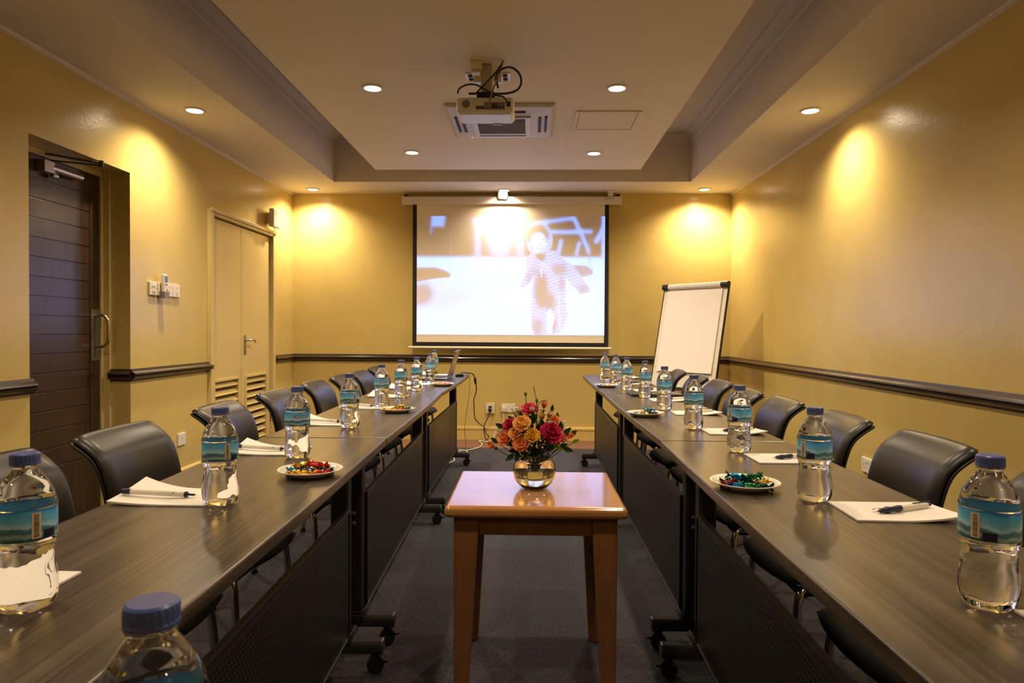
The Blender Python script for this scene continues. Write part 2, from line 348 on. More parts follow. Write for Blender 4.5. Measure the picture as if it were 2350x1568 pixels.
# hatch, air conditioner, sensors
r = thing('ceiling_hatch', 'flush square access hatch in ceiling right of the projector', 'hatch', (.51, 4.815, ZP))
bm = NB(); box(bm, -.195, .195, -.185, .185, -.006, 0); obj('panel', bm, M['ceil'], r, bevel=.001)
bm = NB()
for q in ((-.223, -.2, -.213, .213), (.2, .223, -.213, .213), (-.2, .2, -.213, -.19), (-.2, .2, .19, .213)): box(bm, *q, -.009, 0)
obj('frame', bm, M['ceil'], r, bevel=.002)
M['acw'] = mat('grey_white_plastic', (.50, .46, .42), .4)
r = thing('air_conditioner', 'white ceiling cassette air conditioner with central grille behind the projector', 'air conditioner', (-.218, 4.81, ZP))
bm = NB(); h = .362
pr = [(h, 0), (h, -.012), (h - .02, -.022), (.2, -.034)]
def sq(bm, a, z): return [bm.verts.new((sx * a, sy * a * 1.03, z)) for sx, sy in ((-1, -1), (1, -1), (1, 1), (-1, 1))]
rs = [sq(bm, a, z) for a, z in pr]
for A, B in zip(rs, rs[1:]):
    for i in range(4): bm.faces.new([A[i], A[(i + 1) % 4], B[(i + 1) % 4], B[i]])
bm.faces.new(rs[-1]); obj('fascia', bm, M['acw'], r, bevel=.004)
bm = NB(); box(bm, -.205, .205, -.20, .20, -.044, -.033); gr = obj('grille_frame', bm, M['acw'], r, bevel=.004)
bm = NB(); box(bm, -.165, .165, -.165, .165, -.046, -.043)
for i in range(22): box(bm, -.165, .165, -.163 + i * .015, -.158 + i * .015, -.049, -.045)
obj('grille', bm, mat('grey_grille', (.17, .155, .14), .6), gr)
for q in ((-.17, .17, -.285, -.262), (-.17, .17, .262, .285), (-.275, -.255, -.17, .17), (.255, .275, -.17, .17), (-.315, -.3, -.17, .17), (.3, .315, -.17, .17)):
    bm = NB(); box(bm, *q, -.034, -.021); obj('air_slot', bm, M['dark'] if abs(q[0] - q[1]) < .1 or q[2] < 0 else M['grey'], r)
bm = NB(); ell(bm, (-.235, .33, -.026), .005, seg=8, n=5); obj('status_light', bm, M['led'], r)
r = thing('motion_sensor', 'small white angled box hanging above projection screen centre', 'sensor', (-.298, 6.90, ZS))
bm = NB(); prism(bm, [(-.05, 0), (.045, 0), (.05, -.05), (.035, -.085), (-.04, -.08), (-.05, -.04)], 'y', -.035, .03); obj('housing', bm, M['white'], r, bevel=.006)
bm = NB(); box(bm, -.03, .03, -.03, .03, -.012, 0); obj('mounting_foot', bm, M['white'], r)
r = thing('sensor_bracket', 'small white fitting under soffit above right end of screen case', 'sensor', (.80, 6.88, ZS))
bm = NB(); box(bm, -.06, .14, -.03, .03, -.014, 0); obj('mounting_plate', bm, M['white'], r, bevel=.003)
bm = NB(); box(bm, -.045, .005, -.025, .025, -.05, -.014); obj('sensor_head', bm, M['white'], r, bevel=.004)
# ------------------------------------------------------------------ projector
r = thing('projector', 'white projector hung from the ceiling with rear connectors showing', 'projector', (-.262, 3.84, ZP))
bm = NB(); hw, y0, y1, z0, z1 = .158, -.10, .11, -.285, -.197
box(bm, -hw, hw, y0, y1, z0, z1); body = obj('body', bm, M['white'], r, bevel=.022, seg=4)
for p in body.data.polygons: p.use_smooth = False
bm = NB(); box(bm, -.14, .14, -.078, .09, z0 - .003, z0 + .002); obj('underside_panel', bm, M['white'], r, bevel=.002)
bm = NB(); lathe(bm, [(0, 0), (.0215, 0), (.022, .003), (0, .003)], 24, M=Matrix.Translation((-.104, y0, -.237)) @ Matrix.Rotation(PI / 2, 4, 'X')); obj('speaker_grille', bm, M['grey'], r)
bm = NB(); prism(bm, [(-.052, -.268), (.108, -.268), (.108, -.228), (-.005, -.228), (-.005, -.248), (-.052, -.248)], 'y', y0 - .002, y0 + .004); ppl = obj('connector_panel', bm, mat('port_panel', (.26, .22, .17), .5), r)
for x, z, rr in ((-.037, -.256, .006), (.044, -.256, .006), (.060, -.256, .006), (.044, -.242, .006), (.060, -.242, .006)):
    bm = NB(); cyl(bm, (x, y0 - .001, z), (x, y0 - .006, z), rr, seg=12); obj('round_port', bm, M['dark'], ppl)
for x, z, a, b in ((-.016, -.258, .008, .004), (.078, -.257, .006, .005), (.097, -.257, .008, .004)):
    bm = NB(); box(bm, x - a, x + a, y0 - .004, y0, z - b, z + b); obj('square_port', bm, M['dark'], ppl)
bm = NB(); box(bm, .118, .138, y0 - .004, y0 + .002, -.252, -.226); obj('power_inlet', bm, M['dark'], r)
bm = NB(); lathe(bm, [(0, 0), (.028, 0), (.03, .02), (.034, .03), (0, .03)], 24, M=Matrix.Translation((-.06, y1 - .005, -.24)) @ Matrix.Rotation(-PI / 2, 4, 'X')); obj('lens', bm, M['dark'], r)
bm = NB(); box(bm, .03, .085, .088, .114, z0 - .006, z0 + .012); obj('foot', bm, M['grey'], r)
r = thing('projector_mount', 'pale steel ceiling bracket with drilled flanges carrying the projector', 'bracket', (-.262, 3.98, ZP))
bm = NB(); box(bm, -.028, .034, -.19, -.03, -.16, 0); obj('column', bm, mat('grey_bracket', (.45, .40, .33), .45), r, bevel=.006)
bm = NB(); box(bm, -.05, .05, -.2, .0, -.19, -.155); obj('swivel_plate', bm, M['steel'], r, bevel=.006)
for sx in (-1, 1):
    bm = NB(); box(bm, sx * .1 - .03, sx * .1 + .03, -.06, .05, -.006, 0); fl = obj('flange', bm, M['white'], r)
    for yy in (-.033, .022):
        bm = NB(); cyl(bm, (sx * .1, yy, -.006), (sx * .1, yy, -.014), .014, seg=12); obj('bolt', bm, M['dark'], fl)
    bm = NB(); box(bm, min(sx * .03, sx * .08), max(sx * .03, sx * .08), -.05, -.02, -.05, -.005); obj('arm', bm, M['white'], r)
bm = NB(); box(bm, -.085, -.02, -.21, -.13, -.045, 0); box(bm, -.08, -.025, -.2, -.14, -.06, -.045); tag(obj('junction_box', bm, M['cream'], loc=(-.262, 3.95, ZP), bevel=.006), 'cream junction box on ceiling left of the projector bracket', 'box')
def cable(name, pts, rad, m, label, n=6, seg=8, cat='cable'):
    bm = NB(); tube(bm, sm(pts, n), rad * .85, seg); return tag(obj(name, bm, m, smooth=True), label, cat)
cable('projector_cable', [(-.165, 3.76, 2.60), (-.2, 3.72, 2.53), (-.25, 3.71, 2.47), (-.30, 3.71, 2.42), (-.31, 3.72, 2.412)], .006, M['blackcable'], 'straight black cable running from ceiling hole to projector top')
cable('projector_cable', [(-.19, 3.72, 2.44), (-.20, 3.70, 2.50), (-.17, 3.70, 2.535), (-.12, 3.70, 2.545), (-.075, 3.70, 2.51), (-.065, 3.70, 2.46), (-.09, 3.71, 2.425), (-.15, 3.72, 2.412), (-.25, 3.73, 2.415), (-.35, 3.72, 2.412)], .007, M['blackcable'], 'thick black cable looped in a circle beside the projector')
cable('projector_cable', [(-.165, 3.755, 2.60), (-.18, 3.70, 2.52), (-.195, 3.68, 2.47), (-.215, 3.66, 2.41), (-.235, 3.70, 2.355), (-.235, 3.737, 2.342)], .0055, M['greycable'], 'grey video cable plugged into the projector rear')
cable('projector_cable', [(-.41, 3.72, 2.412), (-.40, 3.71, 2.435), (-.36, 3.70, 2.452), (-.31, 3.70, 2.453), (-.26, 3.71, 2.43), (-.2, 3.70, 2.395), (-.16, 3.68, 2.38), (-.135, 3.735, 2.362)], .0055, M['blackcable'], 'black power cable arching over the projector top left')
# ------------------------------------------------------------------ projection screen
r = thing('projection_screen', 'pull-down projection screen showing a photo of a child in snow', 'screen', (0, 6.93, 0))
bm = NB(); cx = [(-.035, 2.41), (-.035, 2.47), (-.02, 2.482), (.04, 2.482), (.055, 2.47), (.055, 2.41), (.04, 2.402), (-.02, 2.402)]
prism(bm, cx, 'x', -1.30, .875); obj('case', bm, M['white'], r)
for a, b in ((-1.322, -1.30), (.875, .897)):
    bm = NB(); prism(bm, [(u * 1.06, 2.442 + (v - 2.442) * 1.08) for u, v in cx], 'x', a, b); obj('end_cap', bm, M['white'], r)
for x in (-1.29, .865):
    bm = NB(); box(bm, x - .015, x + .015, 0, .08, 2.47, 2.51); obj('hanger', bm, M['steel'], r)
SX0, SX1 = -1.215, .772; bz = .965
bm = NB()
for q in ((SX0, SX0 + .042, bz, 2.41), (SX1 - .042, SX1, bz, 2.41), (SX0 + .042, SX1 - .042, bz, bz + .042)): box(bm, q[0], q[1], -.002, .001, q[2], q[3])
obj('black_border', bm, M['screenb'], r)
bm = NB(); box(bm, SX0 + .042, SX1 - .042, -.0022, .0008, bz + .042, 2.41); sf = obj('screen_fabric', bm, M['screenw'], r)
bm = NB(); cyl(bm, (-1.252, -.002, .951), (.808, -.002, .951), .0125, seg=14); obj('bottom_bar', bm, M['cream'], r, smooth=False)
vs, fs = text_geo('PARROT', .026); bm = NB(); vv = [bm.verts.new((.765 + x, -.0362, 2.447 + z)) for x, z in vs]
for f in fs:
    try: bm.faces.new([vv[i] for i in f])
    except ValueError: pass
obj('lettering', bm, M['ink'], r)
# the projected picture, painted cell by cell on the fabric
def picture(nx=400, ny=250):
    X, Y = np.meshgrid(np.linspace(85, 2045, nx), np.linspace(125, 1365, ny))
    def sst(a, b, t): t = np.clip((t - a) / (b - a), 0, 1); return t * t * (3 - 2 * t)
    def blur(a, s):
        k = int(3 * s) + 1; w = np.exp(-.5 * (np.arange(-k, k + 1) / s) ** 2); w /= w.sum()
        a = np.apply_along_axis(lambda v: np.convolve(np.pad(v, k, 'edge'), w, 'valid'), 0, a)
        return np.apply_along_axis(lambda v: np.convolve(np.pad(v, k, 'edge'), w, 'valid'), 1, a)
    def poly(P):
        inside = np.zeros(X.shape, bool); n = len(P)
        for i in range(n):
            (x0, y0), (x1, y1) = P[i], P[(i + 1) % n]
            if y0 == y1: continue
            c = ((y0 > Y) != (y1 > Y)) & (X < (x1 - x0) * (Y - y0) / (y1 - y0) + x0); inside ^= c
        return inside.astype(float)
    def line(x0, y0, x1, y1, w):
        dx, dy = x1 - x0, y1 - y0; t = np.clip(((X - x0) * dx + (Y - y0) * dy) / (dx * dx + dy * dy), 0, 1)
        d = np.hypot(X - x0 - t * dx, Y - y0 - t * dy); return (d < w / 2).astype(float)
    def el(cx, cy, rx, ry): return (((X - cx) / rx) ** 2 + ((Y - cy) / ry) ** 2 < 1).astype(float)
    def over(v, mask, val): return v * (1 - mask) + val * mask
    lo = rng.random((14, 22)); 
    def nz(s): 
        yy = (Y - 125) / 1240 * (lo.shape[0] - 2) * s; xx = (X - 85) / 1960 * (lo.shape[1] - 2) * s
        yi, xi = yy.astype(int) % 13, xx.astype(int) % 21; fy, fx = yy % 1, xx % 1
        return (lo[yi, xi] * (1 - fy) * (1 - fx) + lo[yi + 1, xi] * fy * (1 - fx) + lo[yi, xi + 1] * (1 - fy) * fx + lo[yi + 1, xi + 1] * fy * fx)
    v = .05 + .9 * sst(515, 575, Y); v -= .10 * nz(1) * sst(600, 900, Y); v -= .1 * sst(1180, 1365, Y) * nz(2)
    v = over(v, blur(poly([(230, 125), (385, 125), (370, 235), (225, 240)]), 3), .75); v = over(v, blur(poly([(218, 230), (252, 230), (250, 310), (220, 310)]), 3), .55)
    v = over(v, blur(np.maximum(poly([(650, 135), (830, 135), (800, 300), (700, 300)]), line(720, 250, 722, 560, 66)), 5), .75)
    v = np.maximum(v, .95 * np.exp(-((X - 960) / 150.) ** 2 - ((Y - 330) / 300.) ** 2)); v = np.maximum(v, .6 * np.exp(-((X - 900) / 230.) ** 2 - ((Y - 180) / 160.) ** 2))  # paints in the glow of the downlight above the screen
    v = over(v, blur(line(1160, 300, 1170, 540, 90), 5) * .9, .75); v = over(v, blur(line(1100, 300, 1090, 540, 60), 7) * .5, .2)
    for a in ((1080, 240, 1430, 190, 60), (1430, 185, 1715, 145, 40), (1470, 290, 1900, 285, 46), (1725, 150, 1790, 290, 44), (1800, 300, 1880, 500, 44), (2030, 130, 2030, 560, 44), (1955, 385, 2030, 260, 56), (1590, 380, 1560, 520, 44), (1780, 400, 1750, 520, 40)): v = over(v, blur(line(*a), 3), .82)
    v = over(v, blur(line(972, 300, 972, 740, 62), 4) * .35, .55)
    sw = blur(poly([(85, 665), (300, 668), (390, 700), (435, 730), (432, 762), (340, 770), (272, 778), (85, 812)]), 1.2); v = over(v, sw, .06)
    v = over(v, blur(poly([(85, 655), (250, 655), (380, 680), (440, 720), (390, 722), (300, 690), (85, 680)]), 2) * .5, .5)
    v = over(v, line(445, 300, 437, 725, 7) * .6, .55)
    v = over(v, blur(poly([(85, 850), (190, 830), (260, 930), (215, 1030), (85, 1058)]), 5), .1); v = over(v, blur(poly([(85, 810), (400, 850), (700, 960), (500, 1100), (85, 1100)]), 12) * .4, .55)
    v = over(v, blur(poly([(1690, 650), (1760, 632), (1860, 645), (1922, 690), (1922, 725), (1812, 756)]), 1.2), .35)
    for a in ((1890, 250, 1890, 540, 9), (1890, 540, 1876, 660, 7), (1890, 540, 1920, 690, 7)): v = over(v, line(*a) * .6, .45)
    body = np.clip(poly([(1225, 560), (1290, 500), (1420, 520), (1510, 470), (1640, 590), (1730, 650), (1895, 885), (1880, 915), (1805, 942), (1720, 860), (1640, 760), (1650, 900), (1640, 1000), (1665, 1150), (1620, 1290), (1590, 1330), (1510, 1365), (1500, 1340), (1530, 1180), (1485, 1075), (1450, 1120), (1445, 1365), (1310, 1365), (1285, 1250), (1285, 1000), (1305, 770), (1250, 840), (1190, 885), (1165, 865), (1185, 800), (1240, 690)]) + el(1365, 370, 140, 185), 0, 1)
    bs = blur(body, 1.)
    v = over(v, bs, .66 + .10 * np.sign(np.sin((Y + .25 * np.abs(X - 1450) + 6 * np.sin(X / 40.)) * 2 * PI / 34)))
    for p, q in (((1390, 900, 70, 190), .85), ((1480, 1020, 50, 100), .8), ((1570, 680, 80, 60), .6), ((1510, 1250, 35, 90), .8), ((1350, 1280, 60, 90), .55), ((1260, 760, 30, 60), .5), ((1330, 690, 50, 50), .4), ((1820, 880, 60, 40), .5), ((1600, 830, 30, 80), .5)): v = over(v, blur(el(*p), 4) * bs * q, .12)
    v = over(v, blur(el(1345, 330, 112, 115), 2), .14); v = over(v, blur(el(1375, 545, 52, 45), 3), .12)
    v = over(v, blur(el(1358, 400, 88, 108), 2), .86)
    for p, q in (((1320, 372, 18, 8), .5), ((1412, 362, 17, 8), .5), ((1365, 415, 10, 14), .3), ((1372, 455, 44, 20), .5), ((1290, 440, 14, 60), .35)): v = over(v, blur(el(*p), 1.2) * q, .3)
    v = over(v, blur(el(1374, 452, 30, 9), 1), .97)
    v = over(v, line(1330, 560, 1520, 720, 9) * .8, .95); v = over(v, line(1385, 670, 1390, 760, 14) * .8, .95); v = over(v, line(1580, 950, 1570, 1130, 11) * .8, .92); v = over(v, line(1570, 1130, 1590, 1320, 11) * .8, .92)
    return np.clip(v, 0, 1) ** 1.7
V = picture(); ny, nx = V.shape
px0, px1, pz1, pz0 = -1.170, .733, 2.285, 1.083
vx = np.linspace(px0, px1, nx); vz = np.linspace(pz1, pz0, ny)
co = np.zeros((ny, nx, 3)); co[..., 0] = vx[None]; co[..., 1] = -.0042; co[..., 2] = vz[:, None]
ii = (np.arange(ny - 1)[:, None] * nx + np.arange(nx - 1)[None]); fq = np.stack([ii, ii + nx, ii + nx + 1, ii + 1], -1).reshape(-1, 4)
me = bpy.data.meshes.new('projected_picture'); me.from_pydata(co.reshape(-1, 3).tolist(), [], fq.tolist())
at = me.color_attributes.new('picture', 'FLOAT_COLOR', 'POINT'); cc = np.ones((ny * nx, 4), np.float32); cc[:, :3] = V.reshape(-1, 1); at.data.foreach_set('color', cc.ravel())
m = mat('projected_light', (.86, .76, .61), .85, spec=.1); n = N(m)  # base colour has the same warm room light tinted in
a = n.n('ShaderNodeVertexColor'); a.layer_name = 'picture'; mu = n.n('ShaderNodeMix', _data_type='RGBA', _blend_type='MULTIPLY'); mu.inputs['Factor'].default_value = 1
n.l(a.outputs[0], mu.inputs[6]); mu.inputs[7].default_value = (.10, .33, 1.0, 1); n.l(mu.outputs[2], n.b.inputs['Emission Color']); n.b.inputs['Emission Strength'].default_value = 1.9
M['pic'] = m; me.materials.append(m); po = bpy.data.objects.new('projected_picture', me); COL.objects.link(po); po.parent = r
# ------------------------------------------------------------------ tables
T = .755
def make_table(label):
    L, w = 1.72, .2165
    r = thing('folding_table', label, 'table', group='dark laminate meeting tables')
    bm = NB(); n_ = 14; ys = [-L / 2 + L * i / n_ for i in range(n_ + 1)]
    top = [(w - .008 * (2 * abs(y) / L) ** 2, y) for y in ys]; prism(bm, [(-w, -L / 2), (-w, L / 2)][::-1] and ([(-w, -L / 2)] + top + [(-w, L / 2)]), 'z', T - .026, T)
    tp = obj('tabletop', bm, M['table'], r, bevel=.004, seg=3)
    bm = NB(); box(bm, -.17, .17, -L / 2 + .06, -L / 2 + .1, T - .05, T - .0265); box(bm, -.17, .17, L / 2 - .1, L / 2 - .06, T - .05, T - .0265); obj('under_frame', bm, M['steel'], r)
    bm = NB(); box(bm, .109, .113, -.735, .735, .13, .535); mp = obj('modesty_panel', bm, M['perf'], r)
    bm = NB()
    for q in ((-.738, -.730, .127, .538), (.730, .738, .127, .538)): box(bm, .098, .117, *q)
    box(bm, .098, .117, -.738, .738, .532, .541); box(bm, .098, .117, -.738, .738, .124, .132); obj('panel_rim', bm, M['steel'], mp, bevel=.0015)
    for s in (-1, 1):
        y = s * .742 + s * .02
        bm = NB(); box(bm, .052, .108, y - .034, y + .034, .115, T - .027); lg = obj('column', bm, M['steel'], r, bevel=.012, seg=3)
        bm = NB()
        for zz, rr in ((.118, .012), (.130, .009)): tube(bm, [(.08 + .038 * sx, y + .044 * sy, zz) for sx, sy in ((-1, -1), (1, -1), (1, 1), (-1, 1))], rr * .6, 8, closed=True)
        obj('collar', bm, M['foot'], lg, smooth=True)
        for zz in (.44, .475):
            bm = NB(); lathe(bm, [(0, 0), (.011, .001), (.013, .006), (.009, .013), (0, .015)], 14, M=Matrix.Translation((.08, y + s * .034, zz)) @ Matrix.Rotation(-s * PI / 2, 4, 'X')); obj('knob', bm, M['plast'], lg, smooth=True)
        bm = NB(); prism(bm, [(-.018, .066), (.018, .066), (.026, .074), (.026, .098), (.016, .110), (-.016, .110), (-.026, .098), (-.026, .074)], 'x', -.205, .222)
        for v in bm.verts: v.co.y += y
        ft = obj('foot_bar', bm, M['foot'], r, bevel=.006, seg=2)
        for x in (-.185, .195):
            sg = 1 if x > 0 else -1
            bm = NB(); lathe(bm, [(0, -.019), (.020, -.019), (.0275, -.014), (.0285, -.004), (.0285, .004), (.0275, .014), (.020, .019), (0, .019)], 22, M=Matrix.Translation((x, y, .0286)) @ Matrix.Rotation(PI / 2, 4, 'X')); wh = obj('caster_wheel', bm, M['plast'], ft, smooth=False)
            bm = NB(); prism(bm, [(x - .012, .066), (x + .014, .066), (x + .03 * sg + .002, .045), (x + .02 * sg, .040), (x - .006, .058)], 'y', y - .021, y + .021); obj('caster_hood', bm, M['steel'], wh)
            bm = NB(); box(bm, min(x + sg * .026, x + sg * .042), max(x + sg * .026, x + sg * .042), y - .012, y + .012, .036, .043); obj('brake_tab', bm, M['plast'], wh)
    return r
TL = [(-.684, 1.45, .022, 'nearest dark table of the left row, carrying two bottles in the foreground'), (-.722, 3.178, .022, 'middle dark table of the left row, between two seams'), (-.737, 4.906, -.006, 'far dark table of the left row with the silver laptop')]
TR = [(.6415, 1.46, PI - .008, 'nearest dark table of the right row, running out of frame'), (.646, 3.188, PI + .006, 'middle dark table of the right row, between two seams'), (.6425, 4.916, PI, 'far dark table of the right row near the flip chart')]
t0 = make_table(TL[0][3])
for i, (x, y, a, lb) in enumerate(TL + TR + [(0, .345, PI / 2, 'dark head table below the frame under the nearest bottle')]):
    t = t0 if i == 0 else copy_tree(t0); t.location = (x, y, 0); t.rotation_euler.z = a; t['label'] = lb
t.scale.z = .98
# ------------------------------------------------------------------ chairs
def make_chair():
    r = thing('conference_chair', '', 'chair', group='black leather chairs along the tables')
    def slab(name, f, g, nu, nv, m, par, bev=0):   # closed shell between surfaces f and g
        bm = NB(); A = [[bm.verts.new(f(u / nu, v / nv * 2 - 1)) for v in range(nv + 1)] for u in range(nu + 1)]; B = [[bm.verts.new(g(u / nu, v / nv * 2 - 1)) for v in range(nv + 1)] for u in range(nu + 1)]
        for i in range(nu):
            for j in range(nv):
                bm.faces.new([A[i][j], A[i + 1][j], A[i + 1][j + 1], A[i][j + 1]]); bm.faces.new([B[i][j], B[i][j + 1], B[i + 1][j + 1], B[i + 1][j]])
        for i in range(nu): bm.faces.new([A[i][0], B[i][0], B[i + 1][0], A[i + 1][0]]); bm.faces.new([A[i][nv], A[i + 1][nv], B[i + 1][nv], B[i][nv]])
        for j in range(nv): bm.faces.new([A[0][j], A[0][j + 1], B[0][j + 1], B[0][j]]); bm.faces.new([A[nu][j], B[nu][j], B[nu][j + 1], A[nu][j + 1]])
        return obj(name, bm, m, par, smooth=True)
    hw = .205
    def edge(t): return (1 - abs(t) ** 9)
    def st(u, v): x = .235 - .44 * u; e = edge(v) * edge(2 * u - 1); return Vector((x - .03 * v * v * (1 - u), v * hw * (1 - .04 * (1 - u) ** 4), .415 + .032 * e ** .5 - .012 * math.sin(PI * u)))
    def sb(u, v): x = .225 - .42 * u; e = (1 - abs(v) ** 2.2) * (1 - abs(2 * u - 1) ** 3); return Vector((x - .03 * v * v * (1 - u), v * hw * .96, .413 - .058 * e))
    slab('seat', st, sb, 16, 18, M['seat'], r)
    prof = [(-.165, .435), (-.192, .50), (-.209, .58), (-.224, .66), (-.248, .725), (-.288, .765), (-.330, .791)]
    P = sm([(x, 0, z) for x, z in prof], 4)
    def at(u):
        k = u * (len(P) - 1); i = min(int(k), len(P) - 2); f = k - i; p = P[i].lerp(P[i + 1], f); t = (P[i + 1] - P[i]).normalized(); return p, Vector((t.z, 0, -t.x))
    bw = .203
    def shape(u, v, off):
        p, nn = at(u); wd = bw * (1 - .05 * (1 - u)) * (1 - .06 * max(0, (u - .9) / .1) ** 2)
        return p + nn * off + Vector((-.022 * (1 - v * v) + .0, v * wd, 0))
    def bf(u, v): e = edge(v) * edge(2 * u - 1); return shape(u, v, .009 + .017 * e ** .35)
    def bb(u, v): return shape(u, v, .004)
    back = slab('backrest', bf, bb, 24, 18, M['leather'], r)
    def cf(u, v): return shape(u * .985, v * 1.005, -.003)
    def cb(u, v): e = edge(v) * edge(2 * u - 1); return shape(u * .985, v * 1.005, -.010 - .006 * e ** .4)
    slab('back_shell', cf, cb, 24, 14, M['plast'], r)
    for s in (-1, 1):
        bm = NB(); tube(bm, sm([(.15, s * .185, .395), (.168, s * .196, .36), (.178, s * .205, .2), (.186, s * .212, .012)], 4), .0115, 10); lg = obj('leg', bm, M['chrome'], r, smooth=True)
        bm = NB(); cyl(bm, (.186, s * .212, 0), (.1855, s * .2115, .016), .0145, seg=12); obj('glide', bm, M['plast'], lg)
        bm = NB(); tube(bm, sm([(-.13, s * .185, .395), (-.165, s * .196, .36), (-.205, s * .205, .2), (-.235, s * .212, .012)], 4), .0115, 10); lg = obj('leg', bm, M['chrome'], r, smooth=True)
        bm = NB(); cyl(bm, (-.235, s * .212, 0), (-.2345, s * .2115, .016), .0145, seg=12); obj('glide', bm, M['plast'], lg)
    bm = NB()
    for s in (-1, 1): tube(bm, [(.16, s * .19, .385), (-.15, s * .19, .385)], .010, 8)
    tube(bm, [(.16, -.19, .385), (.16, .19, .385)], .010, 8); tube(bm, [(-.14, -.19, .385), (-.14, .19, .385)], .010, 8)
    for s in (-1, 1): tube(bm, sm([(-.10, s * .12, .375), (-.17, s * .12, .385), (-.205, s * .12, .44), (-.222, s * .12, .56)], 4), .012, 8)
    obj('seat_frame', bm, M['steel'], r, smooth=True); return r
CL = [(1.61, -1.03, 0, 'black leather chair at the left edge, behind the nearest left bottle'), (2.165, -1.03, 0, 'black leather chair in front of the dark door and reveal'), (2.89, -1.035, 0, 'black leather chair before the left louvre, third along the left row'), (3.54, -1.04, 0, 'black leather chair before the right louvre, fourth along the left row'),
      (4.215, -1.05, 0, 'black leather chair fifth along the left row, beside the cupboard frame'), (4.80, -1.05, 0, 'black leather chair sixth along left row, overlapping the one behind it'), (5.265, -1.03, 0, 'black leather chair seventh along the left row, left of the laptop'), (5.93, -1.06, 0, 'farthest black leather chair of the left row, next to the back wall')]
CR = [(1.545, .928, 0, 'black leather chair cut off at the right picture edge'), (2.14, .928, 0, 'large near black leather chair beside the right wall socket'), (2.72, .925, 0, 'black leather chair third along right row, behind the second bottle'), (3.35, .928, 0, 'black leather chair fourth along the right row, with bright blue sheen'),
      (3.86, .91, 0, 'black leather chair fifth along the right row, half behind a bottle'), (4.52, .94, 0, 'black leather chair sixth along right row, before the flip chart edge'), (5.10, .94, 0, 'black leather chair seventh along right row, right below the flip chart'), (5.76, .93, 0, 'farthest black leather chair of the right row, below the flip pad')]
c0 = make_chair(); k = 0
for side, rows in ((0, CL), (1, CR)):
    for y, x, a, lb in rows:
        c = c0 if k == 0 else copy_tree(c0); k += 1
        c.location = (x, y, 0); c.rotation_euler.z = PI * side + random.uniform(-.035, .035); c['label'] = lb
